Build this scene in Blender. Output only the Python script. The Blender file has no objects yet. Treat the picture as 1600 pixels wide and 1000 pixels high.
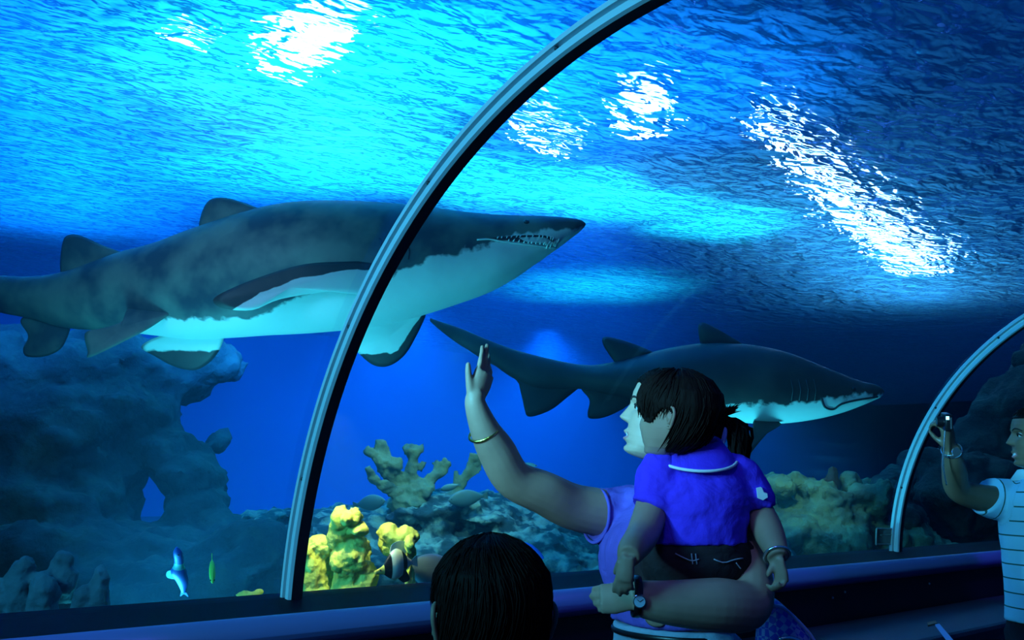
import bpy, bmesh, math, random
from mathutils import Vector, Matrix, noise as mnoise
random.seed(7)
S = bpy.context.scene
COL = S.collection
PI = math.pi

# ------------------------------------------------------------------ camera
FPX, PITCH, YAW, ROLL = 1545.0, math.radians(9.33), math.radians(42.9), 0.0142
CAMZ = 1.15
CAM = Vector((0, 0, CAMZ))
FWD = Vector((math.sin(YAW)*math.cos(PITCH), math.cos(YAW)*math.cos(PITCH), math.sin(PITCH)))
_r = Vector((math.cos(YAW), -math.sin(YAW), 0)); _u = _r.cross(FWD)
RGT = _r*math.cos(ROLL) + _u*math.sin(ROLL)
UPV = -_r*math.sin(ROLL) + _u*math.cos(ROLL)
cd = bpy.data.cameras.new('camera'); co = bpy.data.objects.new('camera', cd); COL.objects.link(co)
cd.sensor_width = 36; cd.lens = FPX/1600*36; cd.clip_start = 0.05; cd.clip_end = 200
m = Matrix((RGT, UPV, -FWD)).transposed().to_4x4(); m.translation = CAM
co.matrix_world = m
S.camera = co

def at(x, y, d):
    """the place that the photograph shows at pixel x, y, at d metres in front of the lens"""
    return CAM + FWD*d + RGT*((x-800)/FPX*d) + UPV*((500-y)/FPX*d)

# ------------------------------------------------------------------ helpers
def link(name, me, mats, parent=None):
    o = bpy.data.objects.new(name, me); COL.objects.link(o)
    for mt in (mats if isinstance(mats, (list, tuple)) else [mats]):
        me.materials.append(mt)
    if parent is not None:
        o.parent = parent
        o.matrix_parent_inverse = parent.matrix_world.inverted() if False else Matrix.Translation(-parent.location)
    return o
def bm_obj(name, bm, mats, parent=None, smooth=True):
    me = bpy.data.meshes.new(name)
    bmesh.ops.recalc_face_normals(bm, faces=bm.faces)
    bm.to_mesh(me); bm.free()
    for p in me.polygons: p.use_smooth = smooth
    return link(name, me, mats, parent)
def empty(name, loc=(0, 0, 0)):
    o = bpy.data.objects.new(name, None); COL.objects.link(o); o.location = loc
    o.empty_display_size = 0.1
    return o
def tag(o, label, cat, group=None, kind=None):
    o['label'] = label; o['category'] = cat
    if group: o['group'] = group
    if kind: o['kind'] = kind
    return o
def struct(o, label=None, cat=None):
    o['kind'] = 'structure'
    if label: o['label'] = label
    if cat: o['category'] = cat
    return o
def apply_mods(o):
    dg = bpy.context.evaluated_depsgraph_get()
    me = bpy.data.meshes.new_from_object(o.evaluated_get(dg))
    old = o.data; o.modifiers.clear(); o.data = me; me.name = old.name
    return o
def catmull(pts, n):
    """n samples through the points (tuples of any length)"""
    P = [tuple(p) for p in pts]; out = []
    m_ = len(P)
    for i in range(n):
        t = i/(n-1)*(m_-1); k = min(int(t), m_-2); u = t-k
        p0, p1, p2, p3 = P[max(k-1, 0)], P[k], P[k+1], P[min(k+2, m_-1)]
        out.append(tuple(0.5*((2*b)+(-a+c)*u+(2*a-5*b+4*c-d)*u*u+(-a+3*b-3*c+d)*u**3) for a, b, c, d in zip(p0, p1, p2, p3)))
    return out
def interp(keys, x):
    """piecewise smooth value from (x, v) keys"""
    if x <= keys[0][0]: return keys[0][1]
    for (a, va), (b, vb) in zip(keys, keys[1:]):
        if x <= b:
            t = (x-a)/(b-a) if b > a else 0
            return va+(vb-va)*t
    return keys[-1][1]
def tube(bm, pts, radii, seg=12, caps=True, flat=None, up=None):
    """a tapering tube along pts; flat = (a, b) scales of the section"""
    pts = [Vector(p) for p in pts]; n = len(pts)
    if not isinstance(radii, (list, tuple)): radii = [radii]*n
    T = [(pts[min(i+1, n-1)]-pts[max(i-1, 0)]).normalized() for i in range(n)]
    ref = Vector(up) if up is not None else (Vector((0, 0, 1)) if abs(T[0].z) < .9 else Vector((1, 0, 0)))
    N = (ref - T[0]*ref.dot(T[0])).normalized(); rings = []
    for i in range(n):
        N = (N - T[i]*N.dot(T[i])).normalized(); B = T[i].cross(N)
        fa, fb = flat if flat else (1, 1)
        rings.append([bm.verts.new(pts[i]+N*(math.cos(a)*radii[i]*fa)+B*(math.sin(a)*radii[i]*fb)) for a in [2*PI*k/seg for k in range(seg)]])
    for A, Bq in zip(rings, rings[1:]):
        for k in range(seg):
            bm.faces.new((A[k], A[(k+1) % seg], Bq[(k+1) % seg], Bq[k]))
    if caps:
        bm.faces.new(rings[0][::-1]); bm.faces.new(rings[-1])
    return rings
def box(bm, lo, hi, bevel=0):
    r = bmesh.ops.create_cube(bm, size=1)
    for v in r['verts']:
        v.co = Vector([lo[i]+(hi[i]-lo[i])*(v.co[i]+.5) for i in range(3)])
    if bevel:
        es = list({e for v in r['verts'] for e in v.link_edges})
        bmesh.ops.bevel(bm, geom=es, offset=bevel, segments=2, affect='EDGES', profile=.5)
def blob(bm, c, r, sub=3, rough=.15, freq=1.2, seed=0, rot=None):
    """a lumpy ellipsoid"""
    q = bmesh.ops.create_icosphere(bm, subdivisions=sub, radius=1)
    c = Vector(c); r = Vector(r if hasattr(r, '__len__') else (r, r, r))
    off = Vector((seed*3.7, seed*1.3, -seed*2.1))
    for v in q['verts']:
        d = v.co.normalized()
        k = 1+rough*mnoise.fractal(d*freq+off, 1.0, 2.0, 4)
        p = Vector((d.x*r.x*k, d.y*r.y*k, d.z*r.z*k))
        if rot is not None: p = rot @ p
        v.co = c+p

def slab(bm, P, off):
    """a thin plate: the outline P given the thickness off"""
    A = [bm.verts.new(Vector(p)-off*.5) for p in P]; B = [bm.verts.new(Vector(p)+off*.5) for p in P]; n = len(P)
    for k in range(n): bm.faces.new((A[k], A[(k+1) % n], B[(k+1) % n], B[k]))
    bmesh.ops.triangulate(bm, faces=[bm.faces.new(A[::-1]), bm.faces.new(B)])

# ------------------------------------------------------------------ materials
def mat(name):
    mt = bpy.data.materials.new(name); mt.use_nodes = True
    nt = mt.node_tree; nt.nodes.clear()
    return mt, nt, nt.nodes, nt.links
def principled(name, col, rough=.5, metal=0, noise=None, bump=None, spec=.5, coat=0, sheen=0):
    """noise = (scale, other colour, low, high[, detail]); bump = (scale, strength[, distance])"""
    mt, nt, N, L = mat(name)
    out = N.new('ShaderNodeOutputMaterial'); b = N.new('ShaderNodeBsdfPrincipled'); L.new(b.outputs[0], out.inputs[0])
    b.inputs['Roughness'].default_value = rough; b.inputs['Metallic'].default_value = metal
    b.inputs['Base Color'].default_value = (*col, 1); b.inputs['Specular IOR Level'].default_value = spec
    if coat: b.inputs['Coat Weight'].default_value = coat
    if sheen: b.inputs['Sheen Weight'].default_value = sheen
    tc = N.new('ShaderNodeTexCoord')
    if noise:
        nz = N.new('ShaderNodeTexNoise'); nz.inputs['Scale'].default_value = noise[0]; nz.inputs['Detail'].default_value = noise[4] if len(noise) > 4 else 5
        L.new(tc.outputs['Object'], nz.inputs['Vector'])
        rp = N.new('ShaderNodeValToRGB'); rp.color_ramp.elements[0].position = noise[2]; rp.color_ramp.elements[1].position = noise[3]
        rp.color_ramp.elements[0].color = (*col, 1); rp.color_ramp.elements[1].color = (*noise[1], 1)
        L.new(nz.outputs['Fac'], rp.inputs[0]); L.new(rp.outputs[0], b.inputs['Base Color'])
    if bump:
        n2 = N.new('ShaderNodeTexNoise'); n2.inputs['Scale'].default_value = bump[0]; n2.inputs['Detail'].default_value = 6
        L.new(tc.outputs['Object'], n2.inputs['Vector'])
        bp = N.new('ShaderNodeBump'); bp.inputs['Strength'].default_value = bump[1]; bp.inputs['Distance'].default_value = bump[2] if len(bump) > 2 else .02
        L.new(n2.outputs['Fac'], bp.inputs['Height']); L.new(bp.outputs[0], b.inputs['Normal'])
    return mt
def emissive(name, col, strength):
    mt, nt, N, L = mat(name)
    out = N.new('ShaderNodeOutputMaterial'); e = N.new('ShaderNodeEmission'); L.new(e.outputs[0], out.inputs[0])
    e.inputs[0].default_value = (*col, 1); e.inputs[1].default_value = strength
    return mt
# ------------------------------------------------------------------ the tunnel, the water, the tank
D = 2.6                              # lens to the foot of the glass
SILL = CAMZ-.128*D                   # height of the foot of the glass
YC = D-.574*D; ZCEN = SILL-.0386*D; RAD = math.hypot(.574, .0386)*D
A0 = math.asin(.0386*D/RAD)          # angle of the foot on the arch
RIBX = [.586*D-1.419*D, .586*D, 2.005*D, 2.005*D+1.419*D, 2.005*D+2*1.419*D]
SURF = 3.35                          # the water's surface
X0, X1, YB, YF = -5.0, 26.0, -1.2, 13.0

def arch(r, a): return (YC+r*math.cos(a), ZCEN+r*math.sin(a))

M_RUBBER = principled('dark_seal', (.012, .012, .02), .55)
M_ALU = principled('brushed_aluminium', (.62, .72, .8), .35, .35)

def build_arch_prism(name, mats, x0, x1, ri, ro, a0, a1, n=64, parent=None):
    bm = bmesh.new(); rings = []
    for i in range(n+1):
        a = a0+(a1-a0)*i/n
        yi, zi = arch(ri, a); yo, zo = arch(ro, a)
        rings.append([bm.verts.new(p) for p in ((x0, yi, zi), (x1, yi, zi), (x1, yo, zo), (x0, yo, zo))])
    for A, B in zip(rings, rings[1:]):
        for k in range(4):
            bm.faces.new((A[k], A[(k+1) % 4], B[(k+1) % 4], B[k]))
    bm.faces.new(rings[0]); bm.faces.new(rings[-1])
    o = bm_obj(name, bm, mats, parent)
    return o

# acrylic panes
mt, nt, N, L = mat('acrylic'); M_ACRYLIC = mt
out = N.new('ShaderNodeOutputMaterial'); mx = N.new('ShaderNodeMixShader'); tr = N.new('ShaderNodeBsdfTransparent'); gl = N.new('ShaderNodeBsdfGlossy')
tr.inputs[0].default_value = (.985, .992, 1, 1); gl.inputs['Roughness'].default_value = .02; gl.inputs[0].default_value = (.8, .9, 1, 1)
lw = N.new('ShaderNodeLayerWeight'); lw.inputs[0].default_value = .12
mp = N.new('ShaderNodeMath'); mp.operation = 'MULTIPLY'; mp.inputs[1].default_value = .04
L.new(lw.outputs['Fresnel'], mp.inputs[0]); L.new(mp.outputs[0], mx.inputs[0]); L.new(tr.outputs[0], mx.inputs[1]); L.new(gl.outputs[0], mx.inputs[2]); L.new(mx.outputs[0], out.inputs[0])
edges = [X0+.1]+RIBX+[22.0]
for i in range(len(edges)-1):
    o = build_arch_prism('window_%d' % (i+1), M_ACRYLIC, edges[i]+.004, edges[i+1]-.004, RAD+.004, RAD+.055, -A0*.0+A0*0+(-0)+A0 if False else A0, PI-A0)
    struct(o)

# ribs over the joints: a grooved metal strip with a dark seal on its inner face
def rib(i, x):
    t, w = .056, .036
    prof = [(0, 0), (.004, -.006), (.019, -.008), (.022, .012), (.030, .013), (.033, -.007), (.052, -.009), (t, 0)]   # depth into the tunnel, x
    bm = bmesh.new(); n = 96; rings = []
    for k in range(n+1):
        a = A0-.002+(PI-2*A0+.004)*k/n
        ring = []
        for dpt, dx in prof:
            y, z = arch(RAD-dpt, a); ring.append(bm.verts.new((x+dx, y, z)))
        for dpt in (t, 0):
            y, z = arch(RAD-dpt, a); ring.append(bm.verts.new((x+w, y, z)))
        rings.append(ring)
    m_ = len(rings[0]); nl = len(prof)
    for A, B in zip(rings, rings[1:]):
        for k in range(m_):
            f = bm.faces.new((A[k], A[(k+1) % m_], B[(k+1) % m_], B[k]))
            f.material_index = 1 if k == nl-1 or k == nl else 0
    bm.faces.new(rings[0]); bm.faces.new(rings[-1])
    o = bm_obj('trim_%d' % i, bm, [M_ALU, M_RUBBER], smooth=False)
    struct(o, 'metal strip over a joint of the tunnel glass', 'trim')
    for a in (.30, .62, .95, 1.3):
        b2 = bmesh.new(); y, z = arch(RAD-.026, a)
        bmesh.ops.create_uvsphere(b2, u_segments=10, v_segments=6, radius=.006, matrix=Matrix.Translation((x-.001, y, z)))
        bm_obj('screw', b2, M_RUBBER, o)
for i, x in enumerate(RIBX[:4]): rib(i+1, x)

# sill, rounded nosing, front panel and bench
M_SILL = principled('black_lacquer', (.006, .003, .011), .6, spec=.05)
M_NOSE = principled('dark_blue_rail', (.10, .10, .28), .32, spec=.6)
M_PANEL = principled('black_panel', (.006, .004, .008), .5)
def extrude_profile(name, prof, m_, x0=X0, x1=22.0, smooth=False, close=True):
    bm = bmesh.new()
    A = [bm.verts.new((x0, y, z)) for y, z in prof]; B = [bm.verts.new((x1, y, z)) for y, z in prof]
    n = len(prof)
    for k in range(n): bm.faces.new((A[k], A[(k+1) % n], B[(k+1) % n], B[k]))
    bm.faces.new(A); bm.faces.new(B[::-1])
    return bm_obj(name, bm, m_, smooth=smooth)
NY = D-.24                                           # front edge of the ledge
o = extrude_profile('trim_9', [(D+.09, SILL-.002), (D-.02, SILL-.002), (NY, SILL-.022), (NY, SILL-.06), (D+.09, SILL-.06)], M_SILL); struct(o)
nose = [(NY-.001+.0*math.cos(a), SILL-.062) for a in ()]
c_y, c_z, c_r = NY-.015, SILL-.058, .045
pr = [(c_y+c_r*math.cos(a), c_z+c_r*math.sin(a)) for a in [PI*.35+PI*1.15*k/14 for k in range(15)]]
pr += [(NY+.05, c_z-.045), (NY+.05, c_z+.03)]
o = extrude_profile('trim_10', pr, M_NOSE, smooth=False); struct(o)
for p in o.data.polygons: p.use_smooth = len(p.vertices) == 4
o = extrude_profile('wall_front', [(D+.09, SILL-.06), (NY+.02, SILL-.06), (NY+.02, 0), (D+.09, 0)], M_PANEL); struct(o)
M_BENCH = principled('bench_vinyl', (.035, .022, .06), .6, bump=(60, .1))
BENCH = .55
bm = bmesh.new(); box(bm, (2.0, 1.88, 0), (20, NY+.018, BENCH), .02)
o = bm_obj('bench', bm, M_BENCH, smooth=False); tag(o, 'long dark purple bench along the foot of the tunnel wall', 'bench')
for px, py in ((1301, 934), (1320, 925), (1452, 912)):
    d_ = at(px, py, 1)-CAM; q = CAM+d_*((NY+.018-CAM.y)/d_.y); b2 = bmesh.new(); bmesh.ops.create_uvsphere(b2, u_segments=8, v_segments=6, radius=.006, matrix=Matrix.Translation(q)); bm_obj('screw', b2, M_ALU, bpy.data.objects['wall_front'])
M_FLOOR = principled('tunnel_floor', (.02, .018, .035), .6)
bm = bmesh.new(); box(bm, (X0, -1.2, -.1), (22, D+.09, 0)); struct(bm_obj('floor', bm, M_FLOOR, smooth=False))
bm = bmesh.new(); box(bm, (X0, -.9, 0), (22, YC-math.cos(A0)*RAD, SILL)); struct(bm_obj('wall_back', bm, M_PANEL, smooth=False))

# ---- water body
mt, nt, N, L = mat('tank_water'); M_WATER = mt
out = N.new('ShaderNodeOutputMaterial'); tr = N.new('ShaderNodeBsdfTransparent'); L.new(tr.outputs[0], out.inputs['Surface'])
sc_ = N.new('ShaderNodeVolumeScatter'); sc_.inputs['Color'].default_value = (.10, .50, 1, 1); sc_.inputs['Density'].default_value = .075; sc_.inputs['Anisotropy'].default_value = .25
ab = N.new('ShaderNodeVolumeAbsorption'); ab.inputs['Color'].default_value = (.1, .55, .93, 1); ab.inputs['Density'].default_value = .10
ad = N.new('ShaderNodeAddShader'); L.new(sc_.outputs[0], ad.inputs[0]); L.new(ab.outputs[0], ad.inputs[1]); L.new(ad.outputs[0], out.inputs['Volume'])
bm = bmesh.new()
ro = RAD+.062
pf = [(YB, SURF+.12), (YF+.5, SURF+.12), (YF+.5, -.3), (D+.1, -.3), (D+.1, SILL+.002)]
pf += [arch(ro, A0+(PI-2*A0)*k/48) for k in range(49)] + [(YB, SILL)]
A = [bm.verts.new((X0, y, z)) for y, z in pf]; B = [bm.verts.new((X1, y, z)) for y, z in pf]; n = len(pf)
for k in range(n): bm.faces.new((A[k], A[(k+1) % n], B[(k+1) % n], B[k]))
for cap in (A, B[::-1]): bmesh.ops.triangulate(bm, faces=[bm.faces.new(cap)])
o = bm_obj('tank_water', bm, M_WATER, smooth=False)
tag(o, 'clear blue water filling the tank behind and above the tunnel glass', 'water', kind='stuff')

# ---- rippled surface seen from below
SURF_IOR = 1.08
mt, nt, N, L = mat('water_surface'); M_SURF = mt
out = N.new('ShaderNodeOutputMaterial')
tc = N.new('ShaderNodeTexCoord'); mpn = N.new('ShaderNodeMapping'); mpn.inputs['Rotation'].default_value = (0, 0, .75); mpn.inputs['Scale'].default_value = (1.0, 1.9, 1)
L.new(tc.outputs['Object'], mpn.inputs[0])
n1 = N.new('ShaderNodeTexNoise'); n1.inputs['Scale'].default_value = 4.0; n1.inputs['Detail'].default_value = 2.5; n1.inputs['Roughness'].default_value = .5; n1.inputs['Distortion'].default_value = .3
L.new(mpn.outputs[0], n1.inputs['Vector'])
b1 = N.new('ShaderNodeBump'); b1.inputs['Strength'].default_value = 1; b1.inputs['Distance'].default_value = .2
L.new(n1.outputs['Fac'], b1.inputs['Height'])
gl = N.new('ShaderNodeBsdfGlossy'); gl.inputs[0].default_value = (.15, .5, 1, 1); gl.inputs['Roughness'].default_value = .05
rf = N.new('ShaderNodeBsdfRefraction'); rf.inputs['IOR'].default_value = SURF_IOR; rf.inputs['Roughness'].default_value = .0; rf.inputs[0].default_value = (.8, .95, 1, 1)
tl = N.new('ShaderNodeBsdfTranslucent'); tl.inputs[0].default_value = (.12, .85, 1, 1)
for s in (gl, rf, tl): L.new(b1.outputs[0], s.inputs['Normal'])
m1 = N.new('ShaderNodeMixShader'); m1.inputs[0].default_value = .6; L.new(gl.outputs[0], m1.inputs[1]); L.new(rf.outputs[0], m1.inputs[2])
lf = N.new('ShaderNodeLayerWeight'); lf.inputs[0].default_value = .5; L.new(b1.outputs[0], lf.inputs['Normal'])
mr = N.new('ShaderNodeMapRange'); mr.inputs[1].default_value = .35; mr.inputs[2].default_value = .98; mr.inputs[3].default_value = .66; mr.inputs[4].default_value = .12; L.new(lf.outputs['Facing'], mr.inputs[0])
m2 = N.new('ShaderNodeMixShader'); L.new(mr.outputs[0], m2.inputs[0]); L.new(m1.outputs[0], m2.inputs[1]); L.new(tl.outputs[0], m2.inputs[2])
L.new(m2.outputs[0], out.inputs[0])
bm = bmesh.new(); nx, ny = 170, 90
G = [[None]*(ny+1) for _ in range(nx+1)]
for i in range(nx+1):
    for j in range(ny+1):
        x = X0+.05+(X1-X0-.1)*i/nx; y = YB+.05+(YF+.4-YB)*j/ny
        z = SURF+.035*mnoise.noise(Vector((x*.9, y*1.1, 3.1)))+.015*mnoise.noise(Vector((x*2.3, y*2.6, 8)))
        G[i][j] = bm.verts.new((x, y, z))
for i in range(nx):
    for j in range(ny): bm.faces.new((G[i][j], G[i][j+1], G[i+1][j+1], G[i+1][j]))   # normals down, into the water
me = bpy.data.meshes.new('water_surface'); bm.to_mesh(me); bm.free()
for p in me.polygons: p.use_smooth = True
o = link('water_surface', me, M_SURF)
tag(o, 'rippled water surface seen from below, glittering with lamp light', 'water', kind='stuff')

# ---- tank walls and bed
M_BACK = principled('blue_tank_wall', (.015, .14, .5), .8, noise=(.5, (.012, .09, .36), .35, .7))
M_BED = principled('dark_tank_bed', (.03, .06, .06), .9, noise=(3, (.015, .03, .035), .4, .65), bump=(8, .4, .05))
bm = bmesh.new(); box(bm, (X0, YF, -.3), (X1, YF+.3, SURF+.1)); struct(bm_obj('wall_far', bm, M_BACK, smooth=False))
bm = bmesh.new(); box(bm, (X0-.3, YB, -.3), (X0, YF, SURF+.1)); struct(bm_obj('wall_left', bm, M_BACK, smooth=False))
bm = bmesh.new(); box(bm, (X1-.3, YB, -.3), (X1, YF, SURF+.1)); struct(bm_obj('wall_right', bm, M_BACK, smooth=False))
# ------------------------------------------------------------------ sharks
def shark_skin(name, dark, mid, pale, spots):
    mt, nt, N, L = mat(name)
    out = N.new('ShaderNodeOutputMaterial'); b = N.new('ShaderNodeBsdfPrincipled'); L.new(b.outputs[0], out.inputs[0])
    b.inputs['Roughness'].default_value = .55; b.inputs['Specular IOR Level'].default_value = .3
    at_ = N.new('ShaderNodeAttribute'); at_.attribute_name = 'pale'
    tc = N.new('ShaderNodeTexCoord')
    nz = N.new('ShaderNodeTexNoise'); nz.inputs['Scale'].default_value = 16; nz.inputs['Detail'].default_value = 5; L.new(tc.outputs['Object'], nz.inputs['Vector'])
    sub = N.new('ShaderNodeMath'); sub.operation = 'MULTIPLY_ADD'; sub.inputs[1].default_value = .55; sub.inputs[2].default_value = -.275; L.new(nz.outputs['Fac'], sub.inputs[0])
    ad = N.new('ShaderNodeMath'); ad.operation = 'ADD'; L.new(sub.outputs[0], ad.inputs[0]); L.new(at_.outputs['Fac'], ad.inputs[1])
    rp = N.new('ShaderNodeValToRGB'); rp.color_ramp.elements[0].position = .46; rp.color_ramp.elements[1].position = .54
    L.new(ad.outputs[0], rp.inputs[0])
    n2 = N.new('ShaderNodeTexNoise'); n2.inputs['Scale'].default_value = spots; n2.inputs['Detail'].default_value = 4; L.new(tc.outputs['Object'], n2.inputs['Vector'])
    r2 = N.new('ShaderNodeValToRGB'); r2.color_ramp.elements[0].position = .38; r2.color_ramp.elements[1].position = .62
    r2.color_ramp.elements[0].color = (*dark, 1); r2.color_ramp.elements[1].color = (*mid, 1); L.new(n2.outputs['Fac'], r2.inputs[0])
    mx = N.new('ShaderNodeMix'); mx.data_type = 'RGBA'; mx.inputs[7].default_value = (*pale, 1)
    L.new(rp.outputs[0], mx.inputs[0]); L.new(r2.outputs[0], mx.inputs[6]); L.new(mx.outputs[2], b.inputs['Base Color'])
    bp = N.new('ShaderNodeBump'); bp.inputs['Strength'].default_value = .25; bp.inputs['Distance'].default_value = .01
    L.new(nz.outputs['Fac'], bp.inputs['Height']); L.new(bp.outputs[0], b.inputs['Normal'])
    return mt
M_SKIN1 = shark_skin('grey_shark_skin', (.035, .05, .07), (.15, .19, .165), (.75, .82, .8), 5)
M_SKIN2 = shark_skin('brown_shark_skin', (.04, .03, .032), (.075, .055, .055), (.75, .82, .8), 4)
M_TOOTH = principled('tooth', (.85, .9, .9), .25)
M_MOUTH = principled('mouth_lining', (.05, .02, .03), .5)
M_EYE = principled('eye_black', (.005, .005, .006), .08)
M_GILL = principled('gill_slit', (.02, .022, .03), .7)

def set_attr(me, vals):
    a = me.attributes.new('pale', 'FLOAT', 'POINT')
    a.data.foreach_set('value', vals)

class Shark:
    def __init__(s, stations, depth, fat):
        """stations: x, top, bottom, where the pale belly begins (y); depth(x) metres; fat(x) half width in pixels"""
        s.st = stations; s.depth = depth; s.fat = fat
        s.n = 90
        s.rows = catmull([p[:4] for p in stations], s.n)
    def row(s, x):
        R = s.rows
        for a, b in zip(R, R[1:]):
            if (a[0]-x)*(b[0]-x) <= 0 and a[0] != b[0]:
                t = (x-a[0])/(b[0]-a[0]); return [p+(q-p)*t for p, q in zip(a, b)]
        return R[0] if abs(R[0][0]-x) < abs(R[-1][0]-x) else R[-1]
    def half(s, x, y):
        """half width in metres of the body at the height y"""
        _, t, b, _ = s.row(x); c = (t+b)/2; h = max((b-t)/2, .1); k = max(-1, min(1, (y-c)/h))
        return s.fat(x)/FPX*s.depth(x)*(1-abs(k)**2.3)**.5
    def skin(s, x, y, lift=0.0):
        """point on the near flank"""
        d = s.depth(x); return at(x, y, d) - FWD*(s.half(x, y)+lift)
    def build(s, root, mt, name='body'):
        bm = bmesh.new(); seg = 40; rings = []; vals = []
        for (x, t, b, w) in s.rows:
            c = (t+b)/2; h = max((b-t)/2, .6); d = s.depth(x); fw = max(s.fat(x), .5)/FPX*d; ring = []
            for k in range(seg):
                a = 2*PI*k/seg
                ca, sa = math.cos(a), math.sin(a)
                yy = c-h*sa
                ww = fw*(abs(ca)**.85)*(1 if ca > 0 else -1)
                ring.append(bm.verts.new(at(x, yy, d)-FWD*ww))
                vals.append(max(0, min(1, .5+(yy-w)/60)))
            rings.append(ring)
        for A, B in zip(rings, rings[1:]):
            for k in range(seg): bm.faces.new((A[k], A[(k+1) % seg], B[(k+1) % seg], B[k]))
        bm.faces.new(rings[0]); bm.faces.new(rings[-1])
        o = bm_obj(name, bm, mt, root); set_attr(o.data, vals); return o
    def fin(s, root, mt, name, outline, depths, thick, pale=None, n=44):
        """outline: closed list of pixels; depths: metres towards the lens for each; pale(x, y) gives the colour value"""
        P = [(x, y, w) for (x, y), w in zip(outline, depths)]
        P = P+P[:1]; C = catmull(P, n+1)[:-1]
        cx, cy, cw = (sum(p[i] for p in C)/n for i in range(3))
        bm = bmesh.new(); vals = []
        def vert(x, y, w):
            d = s.depth(x); vals.append(pale(x, y) if pale else 0)
            return bm.verts.new(at(x, y, d)-FWD*w)
        edge = [vert(*p) for p in C]
        def inner(sgn):
            rs = []
            for f, tt in ((.86, .55), (.6, .85), (.3, 1)):
                rs.append([vert(cx+(x-cx)*f, cy+(y-cy)*f, cw+(w-cw)*f+sgn*tt*thick) for x, y, w in C])
            top = vert(cx, cy, cw+sgn*thick)
            R = [edge]+rs
            for A, B in zip(R, R[1:]):
                for k in range(n): bm.faces.new((A[k], A[(k+1) % n], B[(k+1) % n], B[k]))
            for k in range(n): bm.faces.new((rs[-1][k], rs[-1][(k+1) % n], top))
        inner(1); inner(-1)
        o = bm_obj(name, bm, mt, root); set_attr(o.data, vals); return o

# -- the big grey shark with bared teeth
root = empty('shark', at(450, 430, 4.2))
tag(root, 'big grey shark with pale belly and bared teeth, behind the curved metal strip', 'shark', 'sharks in the tank')
st1 = [(-190, 385, 402, 500), (-120, 405, 440, 500), (-60, 424, 468, 505), (0, 430, 488, 512), (50, 432, 498, 520), (100, 425, 512, 535), (150, 408, 516, 540), (190, 394, 518, 536), (240, 381, 524, 500), (300, 359, 530, 497), (360, 339, 528, 498),
       (420, 323, 524, 494), (480, 315, 521, 470), (550, 315, 515, 440), (610, 318, 506, 440), (660, 323, 493, 418), (710, 330, 477, 402), (760, 335, 459, 392), (800, 337, 438, 374), (835, 337.5, 414, 366), (868, 339, 391, 362), (893, 341, 372, 362), (908, 344, 360, 356), (915, 349, 352, 352)]
fat1 = lambda x: interp([(-190, 5), (-120, 12), (0, 26), (100, 42), (250, 70), (420, 98), (550, 106), (680, 96), (780, 74), (850, 48), (893, 26), (908, 13), (915, 3)], x)
dep1 = lambda x: 4.2+.00025*(450-x)+.0000006*max(0, 300-x)**2*.9
s1 = Shark(st1, dep1, fat1)
s1.build(root, M_SKIN1)
near = lambda x, k=1.0: s1.fat(x)/FPX*s1.depth(x)*k
s1.fin(root, M_SKIN1, 'dorsal_fin', [(420, 332), (385, 318), (352, 309), (330, 311), (318, 325), (311, 352), (318, 366), (370, 352)], [0]*8, .02)
s1.fin(root, M_SKIN1, 'dorsal_fin', [(200, 398), (160, 383), (125, 368), (105, 368), (97, 382), (94, 420), (104, 440), (155, 424)], [0]*8, .018)
s1.fin(root, M_SKIN1, 'anal_fin', [(112, 500), (108, 520), (95, 545), (70, 557), (42, 557), (36, 545), (44, 525), (32, 500), (60, 488)], [0]*9, .014)
s1.fin(root, M_SKIN1, 'tail_fin', [(-60, 440), (-110, 420), (-170, 370), (-230, 320), (-250, 330), (-225, 380), (-190, 430), (-175, 460), (-200, 520), (-180, 530), (-130, 480)], [-.05]*11, .02)
pv = lambda x, y: .15
n3 = near(270)
s1.fin(root, M_SKIN1, 'pelvic_fin', [(292, 488), (262, 512), (230, 532), (190, 554), (187, 545), (180, 519), (200, 512), (222, 502), (224, 480), (262, 470)], [n3*.85, n3*1.05, n3*1.3, n3*1.6, n3*1.6, n3*1.5, n3*1.35, n3*1.1, n3*.75, n3*.6], .012, pv)
s1.fin(root, M_SKIN2, 'pelvic_fin', [(352, 520), (342, 545), (322, 567), (294, 580), (262, 574), (235, 558), (215, 542), (250, 525), (300, 512)], [0, -.02, -.05, -.08, -.08, -.06, -.04, 0, 0], .014, lambda x, y: .9-(y-535)/28*.8)
npx = near(500)
s1.fin(root, M_SKIN2, 'pectoral_fin', [(610, 414), (560, 415), (500, 420), (440, 440), (395, 462), (384, 474), (398, 484), (435, 486), (470, 470), (540, 458), (600, 462)],
       [npx*.94, npx*1.04, npx*1.2, npx*1.4, npx*1.6, npx*1.65, npx*1.6, npx*1.5, npx*1.28, npx*1.0, npx*.9], .012, lambda x, y: max(0, min(1, .35+(y-interp([(383, 500), (440, 462), (500, 436), (560, 426), (610, 424)], x))/16)))
s1.fin(root, M_SKIN2, 'pectoral_fin', [(668, 478), (662, 498), (648, 525), (628, 556), (602, 574), (578, 574), (558, 558), (545, 540), (540, 505), (600, 485)], [-.02, -.04, -.08, -.12, -.15, -.15, -.12, -.1, 0, .02], .016,
       lambda x, y: max(0, min(1, .95-max(0, (y-548)/16)-max(0, (x-(664-(y-495)*.72)+15)/14))))
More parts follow.
